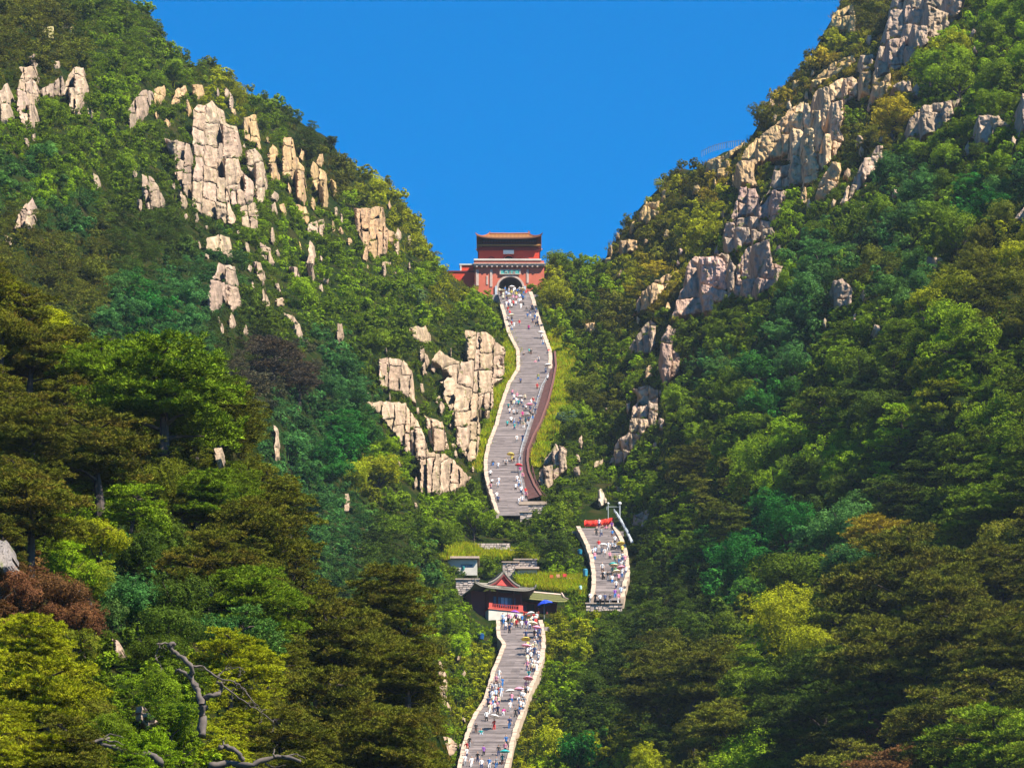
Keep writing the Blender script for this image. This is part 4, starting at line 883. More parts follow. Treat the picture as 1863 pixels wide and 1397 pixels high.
for i_, pl in enumerate(ROCK_POLYS):
    m = len(pl)
    for j in range(m):
        a, b = pl[j - 1], pl[j]
        if parea(pl) < 0: a, b = b, a
        L_ = math.hypot(b[0] - a[0], b[1] - a[1])
        ny = (a[0] - b[0]) if parea(pl) < 0 else (a[0] - b[0])
        for q in range(int(L_ / 9) + 1):
            t = rng.uniform(); u = a[0] + (b[0] - a[0]) * t; v = a[1] + (b[1] - a[1]) * t
            if inside(pl, u, v + 3) or rng.uniform() < .25: continue
            if u < -20 or u > 1885: continue
            r = rng.uniform(6, 12)
            nr = in_near(u, v, 60)
            if any(inside(p, u, v + r) for p in KEEP): continue
            if any((p is not pl) and inside(p, u, v + r * .6) for p, a_, b_, c_, d_ in RP if a_ < u < b_ and c_ < v < d_ + r): continue
            pp, c, dr, w = (PICKN if nr else PICK)(u, v)
            plants.append(('shrub', u, v + r * .75, r, tuple(c * rng.uniform(.75, 1.3)), dr, w, nr))
for (u, v, D_) in LEDGES:
    pp, c, dr, w = PICK(u, v); r = rng.uniform(3.2, 7)
    plants.append(('ledge', u, v, r, tuple(c * rng.uniform(.7, 1.3)), dr, w, D_))
    for q in range(2): plants.append(('ledge', u + rng.uniform(-9, 9), v + rng.uniform(-1, 4), rng.uniform(2.5, 5), tuple(c * rng.uniform(.7, 1.3)), dr, w, D_ - .1))
LEDGE_P = [p for p in plants if p[0] == 'ledge']; plants = [p for p in plants if p[0] != 'ledge']
POOL = {'pine': [], 'broad': [], 'shrub': []}
for p in plants: POOL[p[0]].append(p)
CAT = {'pine': ('pine_tree', 'pine tree', 'pine trees on the valley sides'), 'broad': ('broadleaf_tree', 'tree', 'leafy trees on the valley sides'), 'shrub': ('shrub', 'shrub', 'shrubs on the valley sides')}
def spot(k, u, v, r, near):
    f = field_near if near else field
    hgt = 1.15 if k == 'pine' else (.55 if k == 'shrub' else .95)
    D = float(f(u, v + r * hgt)) - r / F * 450 * .3
    m = D / F * 1.05
    c = P(u, v, D)
    return c, r * m
def variant(k, r):
    if k == 'pine': return ('S', PN_S) if r < 38 else (('L', PN_L) if r < 75 else ('X', PN_X))
    if k == 'shrub': return ('H', SHR)
    return ('S', BR_S) if r < 30 else (('L', BR_L) if r < 56 else ('X', BR_X))
MASS = {}
for k, lst in POOL.items():
    lst.sort(key=lambda p: -p[3])
    head, tail = lst[:285], lst[285:]
    head.sort(key=lambda p: p[2])
    nm, cat, grp = CAT[k]
    for (kk, u, v, r, c, dr, w, near) in head:
        ctr, s = spot(kk, u, v, r, near)
        vn, vs_ = variant(kk, r)
        i = rng.randint(len(vs_))
        sizew = 'big' if r > 70 else ('broad' if r > 45 else ('small' if r < 22 else ''))
        base = {'pine': 'pine', 'broad': 'leafy tree', 'shrub': 'bush'}[kk]
        lab = uniq((sizew + ' ' if sizew else '') + w + ' ' + base, place_words(u, v))
        sc = (s * rng.uniform(.95, 1.15), s * rng.uniform(.95, 1.15), s * (rng.uniform(.8, .98) if kk != 'shrub' else rng.uniform(.7, 1.0)))
        rz = rng.uniform(0, 6.28)
        zf = {'pine': 1.3, 'broad': 1.3, 'shrub': .6}[kk]
        if kk == 'shrub' or r < 40:
            o = mesh_obj(nm, vs_[i] if kk != 'pine' else vs_[i][0], None, ctr)
            o.scale = sc; o.rotation_euler = (0, 0, rz)
            o['tint'] = c; o['brown'] = float(dr) * .5
            tagit(o, lab, cat, grp)
        else:
            root = empty(nm, ctr - Vector((0, 0, zf * sc[2])), lab, cat, grp)
            o = mesh_obj('crown', vs_[i] if kk != 'pine' else vs_[i][0], root, (0, 0, zf * sc[2]))
            t = mesh_obj('trunk', vs_[i][1] if kk == 'pine' else BR_T[i % 3], root, (0, 0, zf * sc[2]))
            for q in (o, t): q.scale = sc; q.rotation_euler = (0, 0, rz)
            o['tint'] = c; o['brown'] = float(dr) * .5
    for p in tail: MASS.setdefault(k, []).append(p)

def scatter(name, label, items, sources):
    """one object: countless plants drawn by a geometry-nodes instancer. items: (loc, scale, rotz, tint, dry, idx)"""
    src = bpy.data.collections.new(name + '_source')
    for j, me in enumerate(sources):
        o = bpy.data.objects.new('%s_%02d' % (name, j), me); src.objects.link(o)
    n = len(items)
    me = bpy.data.meshes.new(name); me.from_pydata([tuple(i[0]) for i in items], [], [])
    for an, ty, key, arr in (('sc', 'FLOAT_VECTOR', 'vector', [i[1] for i in items]), ('rt', 'FLOAT_VECTOR', 'vector', [(0, 0, i[2]) for i in items])):
        a = me.attributes.new(an, ty, 'POINT'); a.data.foreach_set(key, np.array(arr, np.float32).ravel())
    a = me.attributes.new('tint', 'FLOAT_COLOR', 'POINT'); a.data.foreach_set('color', np.array([tuple(i[3]) + (1,) for i in items], np.float32).ravel())
    a = me.attributes.new('brown', 'FLOAT', 'POINT'); a.data.foreach_set('value', np.array([i[4] for i in items], np.float32))
    a = me.attributes.new('ix', 'INT', 'POINT'); a.data.foreach_set('value', np.array([i[5] for i in items], np.int32))
    o = mesh_obj(name, me)
    ng = bpy.data.node_groups.new(name, 'GeometryNodeTree')
    ng.interface.new_socket('Geometry', in_out='INPUT', socket_type='NodeSocketGeometry')
    ng.interface.new_socket('Geometry', in_out='OUTPUT', socket_type='NodeSocketGeometry')
    N = ng.nodes.new; L = ng.links.new
    gi = N('NodeGroupInput'); go = N('NodeGroupOutput'); ip = N('GeometryNodeInstanceOnPoints'); ci = N('GeometryNodeCollectionInfo')
    ci.inputs[0].default_value = src; ci.inputs[1].default_value = True; ci.inputs[2].default_value = True
    def attr(nm, t):
        x = N('GeometryNodeInputNamedAttribute'); x.data_type = t; x.inputs[0].default_value = nm
        return [s for s in x.outputs if s.enabled][0]
    L(gi.outputs[0], ip.inputs['Points']); L(ci.outputs[0], ip.inputs['Instance'])
    ip.inputs['Pick Instance'].default_value = True
    L(attr('ix', 'INT'), ip.inputs['Instance Index']); L(attr('sc', 'FLOAT_VECTOR'), ip.inputs['Scale'])
    e = N('FunctionNodeEulerToRotation'); L(attr('rt', 'FLOAT_VECTOR'), e.inputs[0]); L(e.outputs[0], ip.inputs['Rotation'])
    L(ip.outputs[0], go.inputs[0])
    md = o.modifiers.new('scatter', 'NODES'); md.node_group = ng
    tagit(o, label, None, None, 'stuff')
    return o
# the far hillside goes on wooded where the near spur stands in front of it
r_hid = np.random.RandomState(77)
for n in range(16000):
    u = r_hid.uniform(-120, 860); v = r_hid.uniform(480, 1480)
    if not in_near(u, v, 45) or in_near(u, v, 380): continue
    s = 30 * r_hid.choice([1.2, .9, .7])
    if blocked(u, v, s) or not try_place(u, v, s, 'f', .46): continue
    pp, c, dr, w = PICK(u, v); k = 'pine' if r_hid.uniform() < pp else ('broad' if s > 25 else 'shrub')
    MASS.setdefault(k, []).append((k, u, v, s, tuple(c), dr, w, False))
for k, lst in MASS.items():
    items = []
    if k == 'shrub':
        for (kk, u, v, r, c, dr, w, D_) in LEDGE_P:
            sm = r * D_ / F * 1.05; items.append((P(u, v, D_), (sm, sm, sm * .9), rng.uniform(0, 6.28), c, dr * .5, rng.randint(len(SHR))))
    S = {'pine': PN_S, 'broad': BR_S, 'shrub': SHR}[k]
    for (kk, u, v, r, c, dr, w, near) in lst:
        ctr, s = spot(kk, u, v, r, near)
        items.append((ctr, (s * rng.uniform(.9, 1.15), s * rng.uniform(.9, 1.15), s * rng.uniform(.7, .95)), rng.uniform(0, 6.28), c, dr * .5, rng.randint(len(S))))
    scatter({'pine': 'pine_woods', 'broad': 'broadleaf_woods', 'shrub': 'shrub_cover'}[k],
            {'pine': 'smaller pines too many to count on both hills', 'broad': 'smaller leafy trees too many to count on both hills', 'shrub': 'low scrub filling the gaps between trees on both hills'}[k],
            items, [m[0] if k == 'pine' else m for m in S])
# grass and low growth over all open ground
items = []
for n in range(20000):
    u = rng.uniform(-40, 1900); v = rng.uniform(-30, 1440)
    near = in_near(u, v, 40)
    if v < skyline(u) + 14: continue
    if any(inside(p, u, v) for p, a, b, c, d in KP if a < u < b and c < v < d): continue
    f = field_near if near else field
    D = float(f(u, v)) - .3
    pp, c, dr, w = (PICKN if near else PICK)(u, v)
    gr = any(inside(p, u, v) for p in GRASSY)
    c = np.array(c) * rng.uniform(.5, .9)
    if gr: c = np.array(G_YL if rng.uniform() < .75 else G_GD) * rng.uniform(.8, 1.25)
    s = D / F * rng.uniform(7, 14)
    items.append((P(u, v + 4, D), (s, s, s * .9), rng.uniform(0, 6.28), tuple(c), min(1, dr + .1), rng.randint(len(GRS))))
for p in GRASSY:
    us = [q[0] for q in p]; vs = [q[1] for q in p]
    for n in range(5200):
        u = rng.uniform(min(us), max(us)); v = rng.uniform(min(vs), max(vs))
        if not inside(p, u, v): continue
        D = float(field(u, v)) - 1.5
        c = np.array([G_YL, G_BR, G_GD][rng.choice(3, p=[.5, .32, .18])]) * rng.uniform(.9, 1.5)
        s = D / F * rng.uniform(6, 13)
        items.append((P(u, v + 3, D), (s, s, s * .9), rng.uniform(0, 6.28), tuple(c), .15 * rng.uniform(), rng.randint(len(GRS))))
def bank_mat():
    m, nt, b = nodes('short_grass')
    geo = nt.nodes.new('ShaderNodeNewGeometry'); n = nt.nodes.new('ShaderNodeTexNoise'); n.inputs['Scale'].default_value = .45; n.inputs['Detail'].default_value = 8; n.inputs['Roughness'].default_value = .75
    nt.links.new(geo.outputs['Position'], n.inputs['Vector']); cr = nt.nodes.new('ShaderNodeValToRGB'); e = cr.color_ramp.elements
    e[0].position = .35; e[0].color = (.05, .11, .006, 1); e[1].position = .66; e[1].color = (.30, .30, .008, 1); x = e.new(.5); x.color = (.16, .25, .008, 1)
    nt.links.new(n.outputs[0], cr.inputs[0]); nt.links.new(cr.outputs[0], b.inputs['Base Color']); b.inputs['Roughness'].default_value = 1; b.inputs['Specular IOR Level'].default_value = 0
    return m
bm_ = MB()
for p in GRASSY:
    us = [q[0] for q in p]; vs = [q[1] for q in p]; st = 5
    for a in np.arange(min(us) - st, max(us) + st, st):
        for b in np.arange(min(vs) - st, max(vs) + st, st):
            if not inside(p, a + st / 2, b + st / 2): continue
            q = []
            for (x, y) in ((a, b + st), (a + st, b + st), (a + st, b), (a, b)):
                z = P(x, y, float(field(x, y)) - 1.3); z.y -= .5 * noise.noise(z * .5); q.append(z)
            bm_.add(q, [(0, 1, 2, 3)])
tagit(bm_.build('grass_bank', bank_mat()), 'bright yellow green grass banks beside the stairs and on the terraces', None, None, 'stuff')
scatter('grass', 'long grass and weeds between the trees and beside the stairs', items, GRS)
print('PLANTS', {k: len(v) for k, v in POOL.items()})
# ------------------------------------------------------------------ stone, plaster, tile, cloth
def tone_mat(name, c, var=.35, streak=None):
    m, nt, b = nodes(name)
    N = nt.nodes.new; L = nt.links.new
    at = N('ShaderNodeAttribute'); at.attribute_name = 'tone'
    n = N('ShaderNodeTexNoise'); n.inputs['Scale'].default_value = .8; n.inputs['Detail'].default_value = 7
    geo = N('ShaderNodeNewGeometry'); L(geo.outputs['Position'], n.inputs['Vector'])
    a = N('ShaderNodeMath'); a.operation = 'ADD'; L(at.outputs['Fac'], a.inputs[0]); L(n.outputs[0], a.inputs[1])
    mp = N('ShaderNodeMapRange'); mp.inputs[1].default_value = .3; mp.inputs[2].default_value = 1.3; mp.inputs[3].default_value = 1 - var; mp.inputs[4].default_value = 1 + var
    L(a.outputs[0], mp.inputs[0])
    s = N('ShaderNodeVectorMath'); s.operation = 'SCALE'; s.inputs[0].default_value = c
    L(mp.outputs[0], s.inputs['Scale']); L(s.outputs[0], b.inputs['Base Color'])
    b.inputs['Roughness'].default_value = .85
    return m
M_STEP = tone_mat('worn_stone_steps', (.27, .225, .215), .42)
M_COPE = plain('coping_stone', (.37, .285, .22), .85, .5, 1.2)
M_MASON = tone_mat('rubble_masonry', (.42, .34, .30), .5)
M_MORTAR = plain('mortar', (.16, .13, .115), .9)
M_REDEARTH = plain('red_brown_wall', (.075, .030, .025), .85, .6, 1.2)
M_RED = plain('red_plaster', (.56, .050, .022), .8, .22, .7)
M_RED2 = plain('faded_red_plaster', (.50, .12, .07), .8, .25, .7)
M_MAROON = plain('maroon_paint', (.16, .018, .018), .6, .2, 2)
M_DKRED = plain('dark_red_wood', (.15, .022, .020), .6, .3, 2)
M_PALE = plain('pale_stone_trim', (.50, .37, .31), .85, .35, 1.5)
M_WHITE = plain('white_plaster', (.52, .48, .43), .85, .35, 1)
M_GLAZE = plain('orange_glazed_tile', (.40, .19, .055), .5, .4, 3)
M_GLAZE2 = plain('glazed_tile_groove', (.16, .065, .03), .5, .3, 3)
M_RIDGE = plain('ridge_tile', (.33, .10, .04), .5, .4, 3)
M_GTILE = plain('grey_roof_tile', (.21, .19, .16), .8, .35, 2)
M_MOSS = plain('mossy_roof_tile', (.24, .235, .085), .85, .4, 2)
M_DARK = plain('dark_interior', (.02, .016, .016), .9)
M_STONEIN = plain('vault_stone', (.14, .10, .095), .9)
M_INK = plain('painted_beam', (.06, .05, .13), .6, .5, 4)
M_TEAL = plain('teal_plaque', (.08, .34, .30), .5)
M_GLASS = plain('window_pane', (.10, .17, .27), .15, .6, 6)
M_REDC = plain('red_cloth', (.72, .025, .015), .8, .15, 1)
M_YEL = plain('yellow_lettering', (.85, .30, .05), .7)
M_METAL = plain('galvanised_metal', (.30, .33, .36), .5, .15, 2)
M_GLOBE = plain('white_lamp_globe', (.85, .85, .83), .4, .05)
M_BLUEC = plain('blue_canvas', (.012, .045, .50), .7, .15, 1)
M_RUIN = plain('yellow_weathered_wall', (.62, .50, .22), .85, .3, 1)
def attr_mat(name, at, rough=.8):
    m, nt, b = nodes(name)
    a = nt.nodes.new('ShaderNodeAttribute'); a.attribute_type = 'OBJECT'; a.attribute_name = at
    nt.links.new(a.outputs['Color'], b.inputs['Base Color']); b.inputs['Roughness'].default_value = rough
    return m
M_SHIRT = attr_mat('shirt_cloth', 'shirt'); M_TROU = attr_mat('trouser_cloth', 'trousers'); M_CAN = attr_mat('umbrella_cloth', 'cloth', .6)
M_BODY = attr_mat('painted_plastic', 'cloth', .5)
M_SKIN = plain('skin', (.52, .30, .20), .6, .1); M_HAIR = plain('hair', (.02, .016, .014), .6, .2); M_SHOE = plain('shoe', (.05, .045, .045), .6, .2)
def set_tone(me, per_face):
    a = me.attributes.new('tone', 'FLOAT', 'FACE')
    a.data.foreach_set('value', np.array(per_face, np.float32))

# ------------------------------------------------------------------ stairs
VT = np.linspace(470, 1500, 4000)
def stair_z(v):
    b = (v - H / 2) / F
    return d_stair(v) * (SP - b * CP) / (CP + b * SP)
ZT = stair_z(VT)
def v_of_z(z): return float(np.interp(-z, -ZT, VT))
S_OFF = 1.2
def stairpt(u, v, up=0.0):
    p = P(u, v, float(d_stair(v)) - S_OFF); p.z += up; return p
FL1 = [(1136,909,981),(1167,910,985),(1179,921,986),(1203,912,984),(1229,901,974),(1248,896,967),(1283,886,953),(1308,868,945),(1330,858,936),(1358,849,929),(1397,840,921),(1440,830,910)]
FL2 = [(966,1055,1115),(992,1068,1129),(1017,1078,1136),(1047,1083,1140),(1073,1084,1133),(1096,1080,1129)]
FL3 = [(536,908,962),(560,915,970),(585,922,977),(611,928,986),(645,945,998),(676,946,999),(704,929,988),(740,916,977),(779,906,964),(818,891,953),(843,886,947),(870,887,948),(895,893,953),(924,902,957),(942,908,958)]
def flight(rows, label):
    vs = [r[0] for r in rows]; L_ = [r[1] for r in rows]; R_ = [r[2] for r in rows]
    z0 = float(stair_z(vs[-1])); z1 = float(stair_z(vs[0]))
    n = int((z1 - z0) / .21)
    mb = MB(); tone = []
    rs = random.Random(n)
    for i in range(n):
        za = z0 + (z1 - z0) * i / n; zb = z0 + (z1 - z0) * (i + 1) / n
        va = v_of_z(za); vb = v_of_z(zb)
        ya = float(d_stair(va)) - S_OFF; yb = float(d_stair(vb)) - S_OFF
        if i % 13 == 12: pass
        la, ra = np.interp(va, vs, L_), np.interp(va, vs, R_)
        lb, rb = np.interp(vb, vs, L_), np.interp(vb, vs, R_)
        xl = P(la, va, ya).x - .3; xr = P(ra, va, ya).x + .3; xl2 = P(lb, vb, yb).x - .3; xr2 = P(rb, vb, yb).x + .3
        m = 5; t = rs.uniform(0, .45) + (.35 if i % 13 == 0 else 0) - (.25 if i % 5 == 0 else 0)
        for k in range(m):
            a = xl + (xr - xl) * k / m; b = xl + (xr - xl) * (k + 1) / m
            a2 = xl2 + (xr2 - xl2) * k / m; b2 = xl2 + (xr2 - xl2) * (k + 1) / m
            nose = rs.uniform(-.02, .02)
            mb.add([(a, ya + nose, za), (b, ya + nose, za), (b, ya, zb), (a, ya, zb), (b2, yb, zb), (a2, yb, zb)], [(0, 1, 2, 3), (3, 2, 4, 5)])
            tt = t + rs.uniform(-.12, .12); tone += [tt, tt + .12]
    o = mb.build('stone_stairs', M_STEP)
    set_tone(o.data, tone)
    tagit(o, label, None, None, 'structure')
flight(FL1, 'lowest flight of grey stone steps climbing to the red pavilion')
flight(FL2, 'middle flight of grey stone steps climbing to the red banner')
flight(FL3, 'long upper flight of grey stone steps climbing to the red gate')
def parapet(pts, label, wpx=7, hgt=.55, side=1, mat=None):
    """pts: (v, u) of the inner foot; stones laid one after another on a low wall"""
    vs = [p[0] for p in pts]; us = [p[1] for p in pts]
    base = stairpt(us[-1], vs[-1])
    root = empty('parapet_wall', base, label, 'wall')
    z0 = float(stair_z(vs[-1])); z1 = float(stair_z(vs[0]))
    L_ = z1 - z0
    n = max(3, int(L_ / .95))
    body = MB(); rs = random.Random(int(us[0] * 7))
    prev = None; grp = []
    for i in range(n + 1):
        z = z0 + L_ * i / n; v = v_of_z(z); u = float(np.interp(v, vs, us))
        p = stairpt(u, v); w = wpx * p.y / F * 1.05 * side
        grp.append((p, w))
    for i in range(n):
        (p, w), (q, w2) = grp[i], grp[i + 1]
        h = hgt
        vb = [(p.x, p.y, p.z - 1.5), (p.x + w, p.y, p.z - 3), (p.x + w, p.y, p.z + h), (p.x, p.y, p.z + h), (q.x, q.y, q.z - 1.5), (q.x + w2, q.y, q.z - 3), (q.x + w2, q.y, q.z + h), (q.x, q.y, q.z + h)]
        fs = [(0, 1, 2, 3), (4, 7, 6, 5), (3, 2, 6, 7), (0, 3, 7, 4), (1, 5, 6, 2)]
        body.add(vb, fs)
        s = MB(); g = .04; t = rs.uniform(.10, .17); e = .06 * side
        a = p.lerp(q, g); b = p.lerp(q, 1 - g)
        j = rs.uniform(-.05, .05)
        s.add([(a.x - e + j, a.y, a.z + h), (a.x + w + e + j, a.y, a.z + h), (a.x + w + e + j, a.y, a.z + h + t), (a.x - e + j, a.y, a.z + h + t),
               (b.x - e + j, b.y, b.z + h), (b.x + w2 + e + j, b.y, b.z + h), (b.x + w2 + e + j, b.y, b.z + h + t), (b.x - e + j, b.y, b.z + h + t)],
              [(0, 1, 2, 3), (4, 7, 6, 5), (3, 2, 6, 7), (0, 3, 7, 4), (1, 5, 6, 2)])
        s.build('coping_stone', M_COPE, root)
    body.build('wall_body', mat or M_COPE, root)
    return root
parapet([(r[0], r[1]) for r in FL1], 'pale stone parapet along the left side of the lowest stairs', 5.5, .55, -1)
parapet([(r[0], r[2]) for r in FL1], 'pale stone parapet along the right side of the lowest stairs', 6, .5, 1)
parapet([(r[0], r[1]) for r in FL2], 'pale stone parapet curving along the left of the banner stairs', 6, .6, -1)
parapet([(r[0], r[2]) for r in FL2], 'pale stone parapet at the right of the banner stairs', 6, .6, 1)
parapet([(r[0], r[1]) for r in FL3[1:]], 'pale stone parapet along the left side of the long upper stairs', 5.2, .6, -1)
parapet([(r[0], r[2]) for r in FL3 if r[0] < 690], 'pale stone parapet at the upper right of the long upper stairs', 5.5, .55, 1)
# dark red retaining wall right of the upper flight, with a thin rail in front
RW = [(650,1001,1011),(676,1001,1013),(704,990,1008),(740,979,999),(779,966,985),(806,957,971),(830,949,962),(850,949,961),(870,950,964),(895,955,974),(914,959,986)]
root = empty('retaining_wall', stairpt(959, 914), 'dark red brown wall with pale cap right of the long upper stairs', 'wall')
mb = MB(); cp = MB()
for i in range(len(RW) - 1):
    for k in range(5):
        f = lambda t: [RW[i][j] + (RW[i + 1][j] - RW[i][j]) * t for j in range(3)]
        a, b = f(k / 5), f((k + 1) / 5)
        ai, bi = stairpt(a[1], a[0], -.4), stairpt(b[1], b[0], -.4)
        ao, bo = stairpt(a[2] - 2, a[0], 1.0), stairpt(b[2] - 2, b[0], 1.0)
        am, bm = stairpt(a[1] + 1.5, a[0], .5), stairpt(b[1] + 1.5, b[0], .5)
        ad, bd = ao + Vector((.3, 1, -4)), bo + Vector((.3, 1, -4))
        mb.add([ai, am, ao, ad, bi, bm, bo, bd], [(0, 1, 5, 4), (1, 2, 6, 5), (2, 3, 7, 6)])
        cp.add([ao + Vector((-.12, 0, 0)), ao + Vector((.22, 0, 0)), ao + Vector((.22, 0, .16)), ao + Vector((-.12, 0, .16)), bo + Vector((-.12, 0, 0)), bo + Vector((.22, 0, 0)), bo + Vector((.22, 0, .16)), bo + Vector((-.12, 0, .16))],
               [(3, 2, 6, 7), (0, 3, 7, 4), (1, 5, 6, 2), (0, 1, 2, 3)])
mb.build('wall_body', M_REDEARTH, root); cp.build('coping', plain('dull_red_coping', (.12, .05, .04), .8, .4), root)
def railing(label, pts, hgt, gap, mat, r=.05, rails=(1.0, .5), name='railing', place=stairpt):
    base = place(*pts[-1])
    root = empty(name, base, label, 'railing')
    W_ = [place(u, v) for u, v in pts]
    rl = MB()
    for h in rails: rl.tube([p + Vector((0, 0, hgt * h)) for p in W_], r, 5)
    rl.build('rail', mat, root)
    d = 0
    for a, b in zip(W_[:-1], W_[1:]):
        L_ = (b - a).length
        while d < L_:
            p = a.lerp(b, d / L_)
            m = MB(); m.tube([p - Vector((0, 0, .2)), p + Vector((0, 0, hgt * 1.08))], r * 1.2, 5); m.build('post', mat, root)
            d += gap
        d -= L_
    return root
railing('thin grey blue rail at the right edge of the upper stairs', [(998,690),(985,712),(975,745),(962,782),(949,822),(944,846),(946,872),(951,900),(955,914)], 1.0, 7.0, M_METAL, .045)
railing('thin rail at the foot of the dark red retaining wall', [(968,858),(975,885),(985,905),(994,915)], 1.0, 6.0, M_REDEARTH, .07)

# ------------------------------------------------------------------ masonry walls and terraces
def masonry(u0, v0, u1, v1, label, name='stone_wall', pitch=4.5, D=None, depth=2.5, coping=True, mat=None, lean=0):
    if D is None: D = float(field((u0 + u1) / 2, v1)) - 2.2
    a = P(u0, v1, D); b = P(u1, v0, D)
    root = empty(name, Vector(((a.x + b.x) / 2, D, a.z)), label, 'wall')
    mb = MB(); mb.box((a.x, D + .08, a.z - 3), (b.x, D + depth, b.z - .05)); mb.build('wall_body', M_MORTAR, root)
    st = MB(); tn = []
    rs = random.Random(int(u0 * 3 + v0)); z = a.z - .3; w0 = pitch * D / F
    while z < b.z - .12:
        h = min(w0 * rs.uniform(.55, .95), b.z - z - .02); x = a.x
        while x < b.x - .05:
            w = min(w0 * rs.uniform(.8, 2.1), b.x - x); g = .03
            y = D + rs.uniform(-.07, .03)
            st.box((x + g, y, z + g), (x + w - g, D + .3, z + h - g), 0, .06)
            tn += [rs.uniform(0, .8)] * 6; x += w
        z += h
    o = st.build('stonework', mat or M_MASON, root); set_tone(o.data, tn); o['kind'] = 'stuff'
    if coping:
        x = a.x - .1
        while x < b.x:
            w = min(rs.uniform(1.0, 1.6), b.x + .1 - x)
            c = MB(); c.box((x + .015, D - .15, b.z - .05 + rs.uniform(0, .02)), (x + w - .015, D + .5, b.z + .13)); c.build('coping_stone', M_COPE, root); x += w
    return root
masonry(846, 987, 928, 1004, 'rough pink stone wall alone on the upper grassy terrace', coping=False, pitch=5)
masonry(926, 999, 938, 1006, 'low broken stone step right of the rough pink wall', coping=False)
masonry(914, 1023, 944, 1048, 'grey block wall directly behind the pavilion ridge', pitch=5)
masonry(935, 1018, 977, 1027, 'pale stepped terrace edge at the right of the terraces', pitch=6)
masonry(829, 1054, 872, 1092, 'large grey stone wall left of the red pavilion', pitch=6, D=float(field(850, 1092)) - 1)
masonry(1066, 1098, 1132, 1110, 'stone retaining wall at the foot of the banner stairs', D=float(d_stair(1098)) - 2.2, depth=5)
masonry(945, 918, 993, 931, 'grey wall under the pale ledge at the foot of the upper stairs', D=float(d_stair(924)) - 2.0, depth=4)
masonry(946, 932, 968, 962, 'lower stepped stone wall beneath the upper stairs', D=float(d_stair(940)) - 3.2, depth=4, pitch=6)
masonry(1000, 1050, 1052, 1056, 'low stone kerb behind the small goods at the terrace right', coping=False, D=float(field(1025, 1056)) - 2.5)
def house(u0, v0, u1, v1, label, wins, mat):
    D = float(field((u0 + u1) / 2, v1)) - 2.4
    a = P(u0, v1, D); b = P(u1, v0, D)
    root = empty('terrace_house', Vector(((a.x + b.x) / 2, D, a.z)), label, 'building')
    holes = sorted(wins)
    m = MB(); x = a.x
    for (p, q, r, s, k) in holes:
        pa = P(p, s, D); pb = P(q, r, D)
        m.box((x, D, a.z - 1), (pa.x, D + 3, b.z)); m.box((pa.x, D, a.z - 1), (pb.x, D + 3, pa.z)); m.box((pa.x, D, pb.z), (pb.x, D + 3, b.z))
        m.box((pa.x, D + .5, pa.z), (pb.x, D + 3, pb.z), 1)
        x = pb.x
        fr = MB(); fr.box((pa.x, D + .1, pa.z), (pa.x + .08, D + .2, pb.z)); fr.box((pb.x - .08, D + .1, pa.z), (pb.x, D + .2, pb.z)); fr.box((pa.x + .08, D + .1, pb.z - .08), (pb.x - .08, D + .2, pb.z)); fr.box(((pa.x + pb.x) / 2 - .04, D + .1, pa.z), ((pa.x + pb.x) / 2 + .04, D + .2, pb.z - .08))
        w = fr.build('window', M_METAL, root)
        gl = MB(); gl.box((pa.x + .08, D + .14, pa.z), (pb.x - .08, D + .16, pb.z - .08)); gl.build('pane', M_GLASS, w)
    m.box((x, D, a.z - 1), (b.x, D + 3, b.z))
    m.build('wall', [mat, M_DARK], root)
    r_ = MB(); r_.box((a.x - .3, D - .5, b.z + .004), (b.x + .3, D + 4, b.z + .28)); r_.build('flat_roof', M_PALE, root)
house(800, 1017, 868, 1033, 'long low terrace house with a dark window, left behind the pavilion', [(838, 860, 1026, 1032, 0)], M_WHITE)
house(942, 1036, 977, 1049, 'small white walled house with blue window right behind the pavilion', [(955, 968, 1041, 1048, 0)], M_WHITE)
# ledge at the foot of the upper stairs
D = float(d_stair(920)) - 2.4; a = P(944, 918, D); b = P(995, 914, D)
mb = MB(); mb.box((a.x, D - .3, a.z), (b.x, D + 3, b.z + .1))
tagit(mb.build('stone_ledge', M_COPE), 'pale flat stone ledge at the right foot of the upper stairs', 'ledge')
# landings
for (u0, u1, v, dep, lab) in ((900, 1000, 1140, 14, 'paved landing in front of the red pavilion'), (1040, 1135, 966, 10, 'paved landing under the red banner'), (895, 990, 536, 5, 'paved landing before the red gate')):
    y = float(d_stair(v)) - S_OFF; a = P(u0, v, y); b = P(u1, v, y)
    m = MB(); m.box((a.x, y + .02, a.z - 3), (b.x, y + dep, a.z - .006)); o = m.build('landing', M_STEP); set_tone(o.data, [.4] * 6)
    tagit(o, lab, None, None, 'structure')

